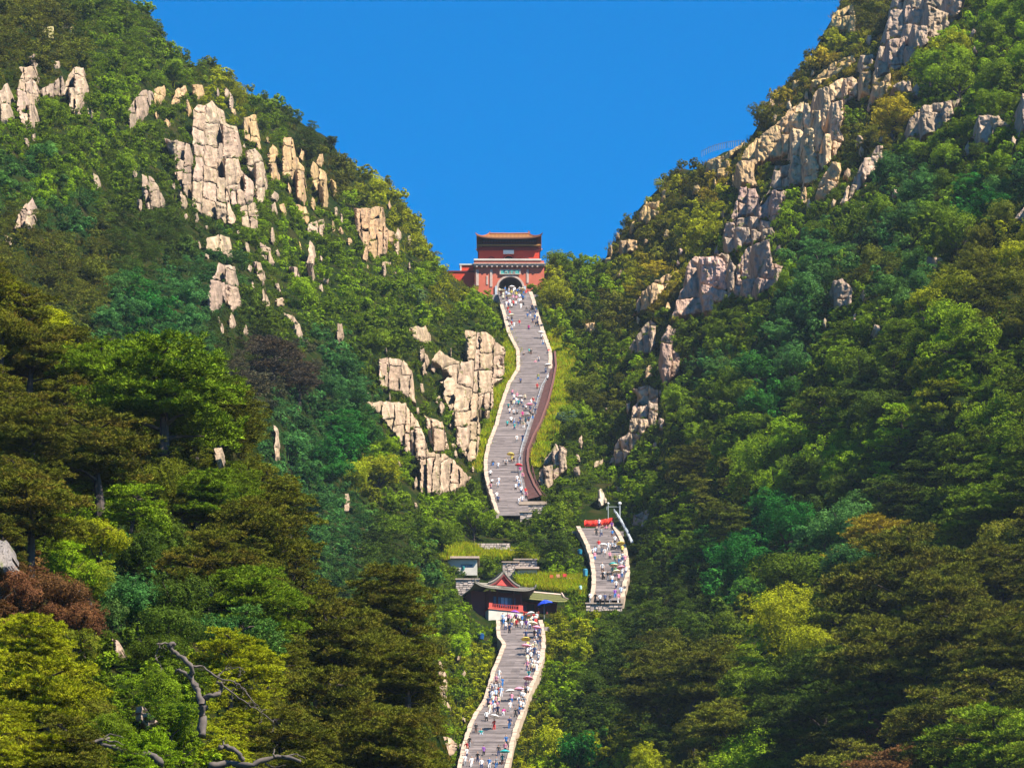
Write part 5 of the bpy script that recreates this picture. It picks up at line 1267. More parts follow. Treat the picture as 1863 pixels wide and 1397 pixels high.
# ------------------------------------------------------------------ the gate
DG = float(d_stair(530)) + 3.2
def gx(u, D=DG): return P(u, 500, D).x
def gz(v, D=DG): return P(931, v, D).z
gate = empty('mountain_gate', Vector((gx(929), DG, gz(540))), 'red two storey gate tower with orange tiled roof at the top of the stairs', 'gate')
def arch_wall(x0, x1, z0, z1, cx, r, zs, y0, y1, n=18):
    """one wall with a round headed opening rising from its foot"""
    pl = [(x0, z0), (x0, z1), (x1, z1), (x1, z0), (cx + r, z0)] + [(cx + r * math.cos(math.pi * k / n), zs + r * math.sin(math.pi * k / n)) for k in range(n + 1)] + [(cx - r, z0)]
    return pl
def add_arch(mb, cx, r0, r1, zs, z0, y0, y1, mi=0, n=20):
    pts = [(cx + r1, z0)] + [(cx + r1 * math.cos(math.pi * k / n), zs + r1 * math.sin(math.pi * k / n)) for k in range(n + 1)] + [(cx - r1, z0)]
    inn = [(cx + r0, z0)] + [(cx + r0 * math.cos(math.pi * k / n), zs + r0 * math.sin(math.pi * k / n)) for k in range(n + 1)] + [(cx - r0, z0)]
    for i in range(len(pts) - 1):
        a, b, c, d = inn[i], pts[i], pts[i + 1], inn[i + 1]
        mb.add([(a[0], y0, a[1]), (b[0], y0, b[1]), (c[0], y0, c[1]), (d[0], y0, d[1]), (a[0], y1, a[1]), (b[0], y1, b[1]), (c[0], y1, c[1]), (d[0], y1, d[1])],
               [(0, 1, 2, 3), (1, 5, 6, 2), (0, 3, 7, 4), (4, 7, 6, 5)], mi)
cx = gx(928.5); ra = gx(951) - cx; zs = gz(504) - ra
mb = MB(); mb.prism(arch_wall(gx(864), gx(990), gz(546), gz(486), cx, ra + .4, zs, 0, 0), DG, DG + 1.2); mb.build('lower_wall', M_RED2, gate)
mb = MB(); mb.box((gx(864), DG + 1.2, gz(546)), (gx(864) + 3, DG + 10, gz(486))); mb.box((gx(990) - 3, DG + 1.2, gz(546)), (gx(990), DG + 10, gz(486))); mb.box((gx(864) + 3, DG + 9, gz(546)), (gx(990) - 3, DG + 10, gz(486)))
mb.build('side_wall', M_RED, gate)
mb = MB(); add_arch(mb, cx, ra, ra + .38, zs, gz(546), DG - .12, DG + 1.4); mb.build('arch_ring', M_PALE, gate)
mb = MB(); add_arch(mb, cx, ra - .15, ra + .05, zs, gz(546), DG + .25, DG + 9); mb.box((cx - ra, DG + 8.8, gz(546)), (cx + ra, DG + 8.99, zs + ra)); mb.build('vault', M_STONEIN, gate)
for u in (866, 872, 892, 895, 960): pass
for (a, b, c, d) in ((866, 871, 491, 520), (891.5, 896, 491, 522), (958, 962, 491, 515), (885, 888, 502, 518)):
    mb = MB(); mb.box((gx(a), DG - .1, gz(d)), (gx(b), DG + .02, gz(c))); mb.build('pilaster', M_PALE, gate)
mb = MB(); mb.box((gx(900.5), DG - .2, gz(546)), (gx(904.3), DG + .02, gz(521))); mb.box((gx(953.2), DG - .2, gz(546)), (gx(957), DG + .02, gz(521))); mb.build('plinth', plain('blue_grey_stone', (.42, .47, .52), .8), gate)
mb = MB(); mb.box((gx(910), DG - .22, gz(499.5)), (gx(946), DG - .01, gz(492))); pq = mb.build('plaque', M_TEAL, gate)
mb = MB()
for (a, b, c, d) in ((909, 911, 500.3, 491.2), (945, 947, 500.3, 491.2), (911, 945, 500.3, 499.3), (911, 945, 492.2, 491.2)): mb.box((gx(a), DG - .28, gz(c)), (gx(b), DG - .2, gz(d)))
mb.build('plaque_frame', M_PALE, pq)
fc = bpy.data.curves.new('lettering', 'FONT'); fc.body = '\u9580\u5929\u5357'; fc.size = .62; fc.extrude = .02; fc.align_x = 'CENTER'; fc.space_character = 1.5
fc.materials.append(M_PALE)
fo = bpy.data.objects.new('lettering', fc); COL.objects.link(fo)
fm = bpy.data.meshes.new_from_object(fo.evaluated_get(bpy.context.evaluated_depsgraph_get())); bpy.data.objects.remove(fo); fo = mesh_obj('lettering', fm, pq)
fo.rotation_euler = (R(90), 0, 0); fo.location = Vector((gx(928), DG - .26, gz(499))) - Vector(gate.location)
# cornice, moulding and terrace parapet
mb = MB(); mb.box((gx(862), DG - .55, gz(485.5)), (gx(991), DG + 10, gz(482.5))); mb.box((gx(861), DG - .75, gz(482.4)), (gx(992), DG + 10.2, gz(480.8))); mb.build('cornice', M_PALE, gate)
mb = MB(); mb.box((gx(863), DG - .35, gz(480.7)), (gx(990), DG + .1, gz(475.5))); mb.box((gx(863), DG + .1, gz(480.7)), (gx(863) + .4, DG + 10, gz(475.5))); mb.build('terrace_parapet', M_RED2, gate)
mb = MB(); mb.box((gx(862), DG - .5, gz(475.4)), (gx(985), DG + .25, gz(472.3))); mb.box((gx(862), DG + .25, gz(475.4)), (gx(862) + .7, DG + 10, gz(472.3))); mb.build('parapet_cap', M_WHITE, gate)
mb = MB()
for k in range(13): mb.box((gx(866 + k * 9.2), DG - .62, gz(485.6)), (gx(869 + k * 9.2), DG - .1, gz(487.5)))
mb.build('cornice_bracket', M_PALE, gate)
# upper storey
DU = DG + 1.8
def ux(u): return P(u, 460, DU).x
def uz(v): return P(931, v, DU).z
c2 = ux(925.5); r2 = ux(933.8) - c2
mb = MB(); mb.prism(arch_wall(ux(871), ux(981), uz(480), uz(452), c2, r2, uz(463.8) - r2, 0, 0), DU, DU + .6)
mb.box((ux(871), DU + .6, uz(480)), (ux(871) + .6, DU + 6, uz(452))); mb.box((ux(981) - .6, DU + .6, uz(480)), (ux(981), DU + 6, uz(452))); mb.build('upper_wall', M_RED, gate)
mb = MB(); mb.box((ux(915), DU + .61, uz(480)), (ux(937), DU + .8, uz(460))); mb.build('doorway_shade_panel', M_DARK, gate)  # near-black panel standing for the shade inside the upper arch
mb = MB(); add_arch(mb, c2, r2, r2 + .18, uz(463.8) - r2, uz(474), DU - .08, DU + .02); mb.build('arch_ring', M_DKRED, gate)
for uc in (894, 957):
    mb = MB(); cc = ux(uc); rr = ux(uc + 6) - cc
    add_arch(mb, cc, rr - .14, rr, uz(467.5) - rr, uz(474), DU - .07, DU + .02); mb.build('blind_arch', M_DKRED, gate)
mb = MB(); mb.box((ux(915.5), DU - .25, uz(462.6)), (ux(935), DU - .02, uz(456))); pq = mb.build('plaque', plain('white_plaque', (.78, .76, .72), .7, .08), gate)
mb = MB(); mb.box((ux(915), DU - .35, uz(455.9)), (ux(935.5), DU - .02, uz(454.9))); mb.build('plaque_frame', M_INK, pq)
mb = MB(); mb.box((ux(869.5), DU - .2, uz(456)), (ux(982.5), DU + 6.2, uz(452.2))); mb.box((ux(869), DU - .35, uz(452.1)), (ux(983), DU + 6.3, uz(450.4))); mb.build('string_course', M_MAROON, gate)
# small lower roof ledge
mb = MB(); x0, x1 = ux(868), ux(984); z0, z1 = uz(450.2), uz(446)
mb.add([(x0, DU - .9, z0), (x1, DU - .9, z0), (x1 - .5, DU - .1, z1), (x0 + .5, DU - .1, z1), (x0, DU - .9, z0 + .12), (x1, DU - .9, z0 + .12), (x1 - .5, DU - .1, z1 + .12), (x0 + .5, DU - .1, z1 + .12)],
       [(0, 3, 2, 1), (4, 5, 6, 7), (0, 1, 5, 4), (1, 2, 6, 5), (3, 0, 4, 7)])
for k in range(56):
    x = x0 + .2 + (x1 - x0 - .4) * k / 55
    mb.tube([(x, DU - .95, z0 + .14), (x, DU - .1, z1 + .14)], .06, 4)
mb.build('ledge_tiles', M_GLAZE, gate)['kind'] = 'stuff'
# timber storey with painted beams under the eaves
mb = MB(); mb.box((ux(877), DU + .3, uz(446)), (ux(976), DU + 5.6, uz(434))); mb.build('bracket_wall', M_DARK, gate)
mb = MB()
for k in range(34):
    x = ux(878.5 + k * 2.87)
    mb.box((x, DU - .15, uz(445)), (x + .13, DU + .3, uz(443.6)), 0); mb.box((x - .05, DU - .45, uz(443.4)), (x + .18, DU + .3, uz(441.8)), 1); mb.box((x, DU - .75, uz(441.6)), (x + .13, DU + .3, uz(440)), 0)
mb.box((ux(877.5), DU + .05, uz(446.2)), (ux(975.5), DU + .29, uz(445.2)), 2)
mb.build('bracket', [M_INK, M_MAROON, M_DKRED], gate)['kind'] = 'stuff'
def hip_roof(name, parent, x0, x1, y0, y1, ze, zr, inset, lift, mat, matg, pitch, ridge_mat, thick=.18, T=None):
    """curved hip roof with turned up corners, tile ribs laid down the slope"""
    cx_, cy_ = (x0 + x1) / 2, (y0 + y1) / 2; hx, hy = (x1 - x0) / 2, (y1 - y0) / 2
    rl = hx - inset
    def pt(side, s, t):
        # side 0 front 1 back: s in -1..1 along, t 0 eave 1 ridge; 2 right 3 left
        c = t * t * .55 + t * .45
        up = lift * (abs(s) ** 4) * (1 - t) ** 1.5
        if side < 2:
            sg = -1 if side == 0 else 1
            return (cx_ + s * (hx * (1 - t) + rl * t), cy_ + sg * hy * (1 - t), ze + (zr - ze) * c + up)
        sg = 1 if side == 2 else -1
        return (cx_ + sg * (hx * (1 - t) + rl * t), cy_ + s * hy * (1 - t), ze + (zr - ze) * c + up)
    m = MB(T)
    for side in range(4):
        ns, nt_ = 16, 5
        top = [pt(side, -1 + 2 * i / ns, j / nt_) for j in range(nt_ + 1) for i in range(ns + 1)]
        bot = [(p[0], p[1], p[2] - thick) for p in top]
        n1 = ns + 1; o = len(top); fs = []
        for j in range(nt_):
            for i in range(ns):
                a = j * n1 + i; fs.append((a, a + 1, a + n1 + 1, a + n1)); fs.append((a + o, a + n1 + o, a + n1 + 1 + o, a + 1 + o))
        for i in range(ns): fs.append((i, i + o, i + 1 + o, i + 1))
        m.add(top + bot, fs)
    m.build(name, matg, parent)
    r = MB(T)
    for side in range(4):
        ln = 2 * (hx if side < 2 else hy); k = int(ln / pitch)
        for i in range(k):
            w = -1 + 2 * (i + .5) / k        # constant position across, cut by the hips
            half0 = hx if side < 2 else hy; half1 = rl if side < 2 else 0.0
            pos = w * half0; tm = 1.0
            if abs(pos) > half1: tm = (half0 - abs(pos)) / (half0 - half1)
            P_ = []
            for j in range(5):
                t = tm * j / 4; hw = half0 * (1 - t) + half1 * t
                q = pt(side, max(-1, min(1, pos / max(hw, 1e-3))), t); P_.append((q[0], q[1], q[2] + .05))
            r.tube(P_, pitch * .27, 4)
    r.build(name + '_ribs', mat, parent)['kind'] = 'stuff'
    rd = MB(T); rr = .16
    rd.tube([(cx_ - rl, cy_, zr + .12), (cx_, cy_, zr + .08), (cx_ + rl, cy_, zr + .12)], rr * 1.3, 6)
    for sx in (-1, 1):
        for sy in (-1, 1):
            L_ = []
            for j in range(7):
                t = 1 - j / 6; q = pt(0 if sy < 0 else 1, sx, t); L_.append((q[0], q[1], q[2] + .12))
            L_.append((L_[-1][0] + sx * .25, L_[-1][1] + sy * .2, L_[-1][2] + .3))
            rd.tube(L_, [rr] * 7 + [.05], 5)
        e = cx_ + sx * rl
        rd.prism([(e - .15, zr), (e + .15, zr), (e + .2, zr + .55), (e - sx * .25, zr + .8), (e - .1 * sx, zr + .5)][::sx], cy_ - .12, cy_ + .12)
    rd.build('roof_ridge', ridge_mat, parent)
hip_roof('roof', gate, ux(867), ux(985), DU - 1.6, DU + 7.4, uz(438), uz(438) + 2.35, 2.4, .6, M_GLAZE, M_GLAZE2, .26, M_RIDGE)
# side wall and its little raised bay, left of the gate
sw = empty('side_wall', Vector((gx(845), DG + 1.2, gz(530))), 'long red wall with a raised white capped bay left of the gate', 'wall')
mb = MB(); mb.box((gx(815), DG + 1.2, gz(540)), (gx(863.5), DG + 3, gz(491.5))); mb.build('wall_body', M_RED, sw)
mb = MB(); mb.box((gx(814), DG + 1.05, gz(491.4)), (gx(863.2), DG + 3.1, gz(489.2))); mb.build('wall_cap', M_MAROON, sw)
mb = MB(); mb.box((gx(837.5), DG + 1.3, gz(489.1)), (gx(861.5), DG + 3, gz(479))); mb.build('bay', M_RED, sw)
mb = MB(); mb.box((gx(835.5), DG + 1.1, gz(478.9)), (gx(861.8), DG + 3.1, gz(476.5))); mb.box((gx(836.8), DG + 1.15, gz(489)), (gx(839.5), DG + 1.35, gz(479))); mb.build('bay_cap', M_WHITE, sw)

# ------------------------------------------------------------------ the pavilion
DP = float(d_stair(1128)) + 1.5
th = R(20)
T = Matrix.Translation(P(889, 1128, DP)) @ Matrix.Rotation(th, 4, 'Z')
pav = empty('red_pavilion', P(889, 1128, DP), 'dark red pavilion with grey gabled roof on a white base above the lowest stairs', 'pavilion')
WP, DEP = 4.75, 6.0
def pb(name, boxes, mats, parent=pav):
    m = MB(T)
    for b in boxes: m.box(*b)
    return m.build(name, mats, parent)
pb('white_base', [((0, 0, -1.5), (WP, DEP, 1.5))], M_WHITE)
pb('base_trim', [((-.1, -.12, 1.504), (WP + .1, DEP, 1.66))], plain('red_trim', (.52, .09, .06), .7))
pb('wall', [((.02, .9, 1.664), (WP - .02, DEP, 4.2)), ((-2.0, 1.2, -1.2), (-.003, DEP, 4.15))], M_DKRED)
for x in (.1, 1.15, 3.4, WP - .3):
    pb('column', [((x, .12, 1.664), (x + .2, .32, 4.2))], M_DKRED)
wd = pb('window', [((.9, .78, 2.2), (4.0, .897, 3.55))], M_INK)
for k in range(6):
    x = .98 + k * .5
    pb('pane', [((x, .74, 2.28), (x + .4, .777, 3.45))], plain('painted_reflection_pane', (.30, .42, .62), .3) if k in (2, 3) else M_GLASS, wd)  # the two middle panes carry a bright reflection in their colour
mb = MB(T); mb.box((0.05, -.02, 2.25), (WP - .05, .08, 2.33)); mb.box((0.05, -.02, 1.75), (WP - .05, .08, 1.82))
for k in range(16): mb.box((.08 + k * .305, 0, 1.83), (.16 + k * .305, .06, 2.24))
mb.box((0.02, -.06, 1.67), (.5, .1, 2.45)); mb.box((WP - .65, -.06, 1.67), (WP - .02, .1, 2.4)); mb.build('balustrade', plain('bright_red_paint', (.50, .06, .045), .6, .3), pav)
# skirt roof then the gabled top
def roofgrid(name, f, ns, nt_, mat, parent, thick=.16):
    m = MB(T); top = [f(i / ns, j / nt_) for j in range(nt_ + 1) for i in range(ns + 1)]
    bot = [(p[0], p[1], p[2] - thick) for p in top]; n1 = ns + 1; o = len(top); fs = []
    for j in range(nt_):
        for i in range(ns):
            a = j * n1 + i; fs.append((a, a + 1, a + n1 + 1, a + n1)); fs.append((a + o, a + n1 + o, a + n1 + 1 + o, a + 1 + o))
    for i in range(ns): fs += [(i, i + o, i + 1 + o, i + 1), (nt_ * n1 + i, nt_ * n1 + i + 1, nt_ * n1 + i + 1 + o, nt_ * n1 + i + o)]
    for j in range(nt_): fs += [(j * n1, (j + 1) * n1, (j + 1) * n1 + o, j * n1 + o), (j * n1 + ns, j * n1 + ns + o, (j + 1) * n1 + ns + o, (j + 1) * n1 + ns)]
    m.add(top + bot, fs); return m.build(name, mat, parent)
ex0, ex1, ey0, ey1 = -2.3, WP + 1.3, -1.1, DEP + 1.0
ix0, ix1, iy0, iy1 = .2, WP - .5, .9, DEP - .9
ze, zi = 4.15, 5.0
def sk(side):
    def f(s, t):
        up = .55 * abs(2 * s - 1) ** 5 * (1 - t)
        c = .5 * t + .5 * t * t
        A = {0: ((ex0, ey0), (ex1, ey0), (ix0, iy0), (ix1, iy0)), 1: ((ex1, ey0), (ex1, ey1), (ix1, iy0), (ix1, iy1)), 2: ((ex1, ey1), (ex0, ey1), (ix1, iy1), (ix0, iy1)), 3: ((ex0, ey1), (ex0, ey0), (ix0, iy1), (ix0, iy0))}[side]
        a = Vector(A[0]).lerp(Vector(A[1]), s); b = Vector(A[2]).lerp(Vector(A[3]), s); p = a.lerp(b, t)
        return (p.x, p.y, ze + (zi - ze) * c + up)
    return f
for sd in range(4):
    roofgrid('skirt_roof', sk(sd), 12, 4, M_GTILE, pav)
    m = MB(T)
    for k in range(30):
        s = (k + .5) / 30; f = sk(sd)
        m.tube([Vector(f(s, t)) + Vector((0, 0, .05)) for t in (0, .33, .66, 1)], .065, 4)
    m.build('tile_ribs', M_GTILE, pav)['kind'] = 'stuff'
xm = (ix0 + ix1) / 2; zt = 6.75; hw = (ix1 - ix0) / 2 + .15
def gb(sg):
    def f(s, t):
        return (xm + sg * hw * (1 - t), iy0 - .55 + s * (iy1 - iy0 + 1.1), zi - .02 + (zt - zi) * (.35 * t + .65 * t * t))
    return f
for sg in (-1, 1):
    roofgrid('gable_roof', gb(sg), 6, 7, M_GTILE, pav)
    m = MB(T); f = gb(sg)
    m.tube([Vector(f(0, t / 7)) + Vector((0, 0, .1)) for t in range(8)], .15, 5)
    for k in range(20): m.tube([Vector(f((k + .5) / 20, t)) + Vector((0, 0, .05)) for t in (0, .33, .66, 1)], .06, 4)
    m.build('tile_ribs', M_GTILE, pav)['kind'] = 'stuff'
m = MB(T); m.prism([(xm - hw + .3, zi + .02), (xm + hw - .3, zi + .02), (xm, zt - .35)], iy0 - .3, iy0 - .1); m.build('gable', plain('gable_red', (.52, .06, .05), .7, .3), pav)
m = MB(T); f1, f2 = gb(-1), gb(1)
for f in (f1, f2):
    for t in range(7):
        a = Vector(f(0, t / 7)); b = Vector(f(0, (t + 1) / 7)); m.add([a + Vector((0, -.03, -.16)), b + Vector((0, -.03, -.16)), b + Vector((0, -.03, -.42)), a + Vector((0, -.03, -.42)), a + Vector((0, .06, -.16)), b + Vector((0, .06, -.16)), b + Vector((0, .06, -.42)), a + Vector((0, .06, -.42))], [(0, 1, 2, 3), (4, 7, 6, 5), (3, 2, 6, 7), (0, 4, 5, 1)])
m.build('bargeboard', M_DKRED, pav)
m = MB(T); m.tube([(xm, iy0 - .7, zt + .1), (xm, iy1 + .7, zt + .1)], .17, 6)
for (a, b) in (((ex0, ey0), (ix0, iy0)), ((ex1, ey0), (ix1, iy0)), ((ex0, ey1), (ix0, iy1))):
    m.tube([(a[0] * 1.02, a[1] * 1.05, ze + .95), (a[0], a[1], ze + .62), (a[0] * .8 + b[0] * .2, a[1] * .8 + b[1] * .2, ze + .42), (b[0], b[1], zi + .12)], [.06, .13, .14, .14], 5)
m.build('roof_ridge', M_GTILE, pav)
# wing on the right
wg = empty('pavilion_wing', T @ Vector((WP, 1.0, 0)), 'low red wing with mossy yellow green tiles right of the pavilion', 'building')
pb('base', [((WP + .003, .6, -1.5), (WP + 5.4, DEP, 1.1))], plain('pink_stone', (.55, .38, .33), .8, .2), wg)
pb('wall', [((WP + .01, 1.8, 1.104), (WP + 5.3, DEP, 3.55))], M_DKRED, wg)
pb('door', [((WP + 1.2, 1.7, 1.11), (WP + 2.2, 1.797, 3.2))], M_DARK, wg)
pb('window', [((WP + .25, 1.7, 1.6), (WP + 1.0, 1.797, 2.9))], M_INK, wg)
pb('rail', [((WP + .05, .7, 1.75), (WP + 1.3, .76, 1.82)), ((WP + .05, .7, 1.35), (WP + 1.3, .76, 1.42))] + [((WP + .1 + k * .2, .7, 1.11), (WP + .15 + k * .2, .76, 1.74)) for k in range(6)], M_RED, wg)
for x in (2.4, 3.6, 4.9): pb('column', [((WP + x, .9, 1.104), (WP + x + .18, 1.08, 3.5))], M_DKRED, wg)
def wr(s, t): return (WP + .9 + s * 5.3 + .35 * t, .1 + 2.9 * t, 3.55 + 1.55 * (.6 * t + .4 * t * t) + .3 * max(0, s - .7) ** 2 * 8 * (1 - t))
roofgrid('wing_roof', wr, 10, 4, M_MOSS, wg)
def wr2(s, t): return (WP + .9 + s * 5.3 + .35 * (1 - t), 3.0 + 3.4 * t, 5.1 - 1.5 * t)
roofgrid('wing_roof', wr2, 4, 2, M_MOSS, wg)
m = MB(T)
for k in range(26): m.tube([Vector(wr((k + .5) / 26, t)) + Vector((0, 0, .06)) for t in (0, .33, .66, 1)], .075, 4)
m.build('tile_ribs', M_MOSS, wg)['kind'] = 'stuff'
m = MB(T); m.tube([(WP + 1.1, 3.0, 5.2), (WP + 6.6, 3.0, 5.22)], .15, 5); m.tube([(WP + 6.5, 3.0, 5.5), (WP + 6.4, 1.8, 4.6), (WP + 6.35, .2, 3.95)], .1, 5); m.build('roof_ridge', M_PALE, wg)

# ------------------------------------------------------------------ banner stall, lamps, rails, ruins
DB = float(d_stair(962)) - .6
st = empty('banner_stall', P(1090, 966, DB), 'stall under a long sagging red cloth banner at the top of the middle stairs', 'stall')
def bz(u): return 941 + 5.5 * (1116 - u) / 53 + 2.2 * math.sin((u - 1063) / 53 * math.pi)
m = MB(); n = 24; vs = []
for i in range(n + 1):
    u = 1063 + 53 * i / n; w = .12 * math.sin(i * 1.3)
    for (dv, dy) in ((0, 0), (5, -.35), (10.5, -.25)):
        p = P(u, bz(u) + dv, DB + dy + w); vs.append(p)
nn = len(vs); vs += [p + Vector((0, .08, 0)) for p in vs]
fs = []
for i in range(n):
    for j in range(2):
        a = i * 3 + j; fs += [(a, a + 1, a + 4, a + 3), (a + nn, a + 3 + nn, a + 4 + nn, a + 1 + nn)]
    fs += [(i * 3, i * 3 + 3, i * 3 + 3 + nn, i * 3 + nn), (i * 3 + 2, i * 3 + 2 + nn, i * 3 + 5 + nn, i * 3 + 5)]
m.add(vs, fs); bn = m.build('banner', M_REDC, st, True)
m = MB()
for k in range(9):
    u = 1072 + k * 4.1; p = P(u, bz(u) + 5.6, DB - .48)
    m.box((p.x, p.y, p.z - .09), (p.x + .16, p.y + .06, p.z + .10)); m.box((p.x + .05, p.y, p.z - .2), (p.x + .09, p.y + .06, p.z - .1))
m.build('lettering', plain('dull_orange_lettering', (.42, .05, .02), .8), bn)
for u in (1065, 1084, 1101, 1116):
    m = MB(); m.tube([P(u, 968, DB + .3), P(u, bz(u) - 1, DB + .3)], .06, 5); m.build('post', M_PALE, st)
m = MB(); a = P(1084, 967, DB + 1.6); b = P(1116, 953, DB + 1.6); m.box((a.x, a.y, a.z), (b.x, a.y + 1.5, b.z)); m.build('booth', plain('pink_booth', (.50, .32, .26), .8), st)
for (u, v, w) in ((1106.5, 917, 1.0), (1127.5, 917, 1.5)):
    D = DB + 2; m = MB(); a = P(u, 945, D); b = P(u, v, D)
    r_ = empty('lamp_post', a, ('slender' if w == 1 else 'stouter') + ' grey lamp post with white globe, %s of the pair above the banner' % ('left' if w == 1 else 'right'), 'lamp')
    m.tube([a, b], .07 * w, 6); m.build('pole', M_METAL, r_)
    g = bmesh.new(); bmesh.ops.create_icosphere(g, subdivisions=2, radius=.17 * w); me = bpy.data.meshes.new('globe'); g.to_mesh(me); g.free(); me.materials.append(M_GLOBE)
    mesh_obj('globe', me, r_, b - a + Vector((0, 0, .1)))
def hillpt(u, v): return P(u, v, float(field(u, v)) - 3)
def banpt(u, v): return P(u, v, DB + 2)
railing('short level grey rail between the two lamp posts', [(1104, 925), (1127, 925)], .25, 9, M_METAL, .05, (1.0,), place=banpt)
def chpt(u, v): return P(u, v, float(interp(v, [925, 990], [DB + 2, DB - 12])))
rr = railing('wide grey handrail running down right of the banner stairs', [(1117, 930), (1128, 948), (1138, 966), (1147, 986)], .35, 2.2, M_METAL, .06, (1.0, .3), place=chpt)
m = MB(); A_ = [chpt(u, v) for u, v in ((1117, 930), (1128, 948), (1138, 966), (1147, 986))]
for a, b in zip(A_[:-1], A_[1:]): m.add([a + Vector((0, 0, .02)), a + Vector((.38, .1, .02)), b + Vector((.45, .1, .02)), b + Vector((0, 0, .02)), a + Vector((0, 0, -.08)), a + Vector((.38, .1, -.08)), b + Vector((.45, .1, -.08)), b + Vector((0, 0, -.08))], [(0, 1, 2, 3), (4, 7, 6, 5), (0, 3, 7, 4), (1, 5, 6, 2)])
m.build('panel', M_METAL, rr)
def ridpt(u, v): return P(u, v + 4, float(field(u, 286)) - 1)
rr = railing('curved railing with pale posts on the right ridge skyline', [(1277, 280), (1290, 273), (1305, 268), (1322, 264), (1340, 262), (1356, 261)], 1.05, 2.7, M_GTILE, .04, (.95,), place=ridpt)
for (u0, v0, u1, v1, lab, ops) in ((76, 48, 97, 66, 'yellow ruined wall with two openings near the top of the left hill', ((84, 88, 56, 66), (91, 95, 54, 60))), (111, 47, 134, 58, 'smaller yellow ruined wall right of the other ruin', ((119, 126, 52, 58),))):
    D = float(field(u1, v1 + 6)) - 4; m = MB(); a = P(u0, v1 + 4, D); b = P(u1, v0, D)
    rt = empty('ruined_wall', Vector((a.x, D, a.z)), lab, 'ruin')
    pa = P(ops[0][0], 0, D).x; pb_ = P(ops[0][1], 0, D).x; zt_ = P(0, ops[0][2], D).z
    x = a.x; xx = (pa - a.x)
    X0 = P(ops[0][0], v1, D); X1 = P(ops[0][1], ops[0][2], D)
    m.box((a.x, D, a.z), (X0.x, D + .8, b.z)); m.box((X0.x, D + .002, X1.z), (X1.x, D + .8, b.z - .1)); m.box((X1.x, D, a.z), (b.x, D + .8, b.z - .05))
    m.build('wall', M_RUIN, rt)
# bare pine wood in the near left
def nearpt(u, v, dy=0): return P(u, v, float(field_near(365, 1330)) - 12 + dy)
def limb(mb, pts, r0, r1, dy=0):
    L_ = [nearpt(u, v, dy + .15 * math.sin(i * 2.1)) for i, (u, v) in enumerate(pts)]
    px = L_[0].y / F * 1.05
    fine = []; rad = []
    for i in range(len(L_) - 1):
        for k in range(4):
            t = k / 4; p0 = L_[max(i - 1, 0)]; p1 = L_[i]; p2 = L_[i + 1]; p3 = L_[min(i + 2, len(L_) - 1)]
            q = .5 * ((2 * p1) + (p2 - p0) * t + (2 * p0 - 5 * p1 + 4 * p2 - p3) * t * t + (3 * p1 - p0 - 3 * p2 + p3) * t ** 3)
            fine.append(q)
    fine.append(L_[-1]); n = len(fine)
    rad = [(r0 + (r1 - r0) * i / (n - 1)) * px * (.82 + .22 * math.sin(i * 1.9) * math.sin(i * .7 + r0)) for i in range(n)]
    fine = [q + Vector((math.sin(i * 2.3) * .03, 0, math.cos(i * 1.7) * .02)) for i, q in enumerate(fine)]
    mb.tube(fine, rad, 7)
gt = empty('gnarled_tree', nearpt(367, 1332), 'bare forked grey pine trunk with twisted limbs among the near pines', 'tree')
m = MB(); limb(m, [(367, 1340), (368, 1305), (366, 1280), (359, 1255), (350, 1238), (333, 1222), (322, 1219)], 10, 3); m.build('trunk', M_DEAD, gt, True)
for pts, a, b in (([(372, 1290), (370, 1272), (383, 1265), (398, 1262), (403, 1250), (401, 1241)], 7, 3.5), ([(358, 1252), (347, 1232), (349, 1214), (330, 1195), (315, 1185), (308, 1174), (316, 1170), (312, 1180)], 6, 4), ([(313, 1178), (300, 1170), (286, 1172)], 3, 1.5),
                  ([(349, 1212), (370, 1213), (395, 1232), (425, 1240), (440, 1250), (462, 1278)], 2.6, 1), ([(402, 1243), (395, 1240), (420, 1258), (450, 1280), (475, 1295), (496, 1312)], 2.4, .9), ([(395, 1232), (410, 1218), (435, 1214)], 1.6, .8), ([(290, 1176), (284, 1190), (284, 1200)], 1.6, .8)):
    m = MB(); limb(m, pts, a, b); m.build('limb', M_DEAD, gt, True)
tr_ = random.Random(4)
for (u, v) in [(496,1312),(475,1295),(462,1278),(440,1250),(435,1214),(410,1218),(450,1280),(286,1172),(284,1200),(349,1214),(330,1195),(402,1243),(425,1240),(322,1219),(420,1258),(395,1232)]:
    for q in range(3):
        a_ = tr_.uniform(-1.2, 1.6); L_ = tr_.uniform(8, 24)
        m = MB(); limb(m, [(u, v), (u + L_ * .5 * math.cos(a_), v + L_ * .5 * math.sin(a_) + tr_.uniform(-2, 2)), (u + L_ * math.cos(a_ + .3), v + L_ * math.sin(a_ + .3))], .8, .3); m.build('twig', M_DEAD, gt)
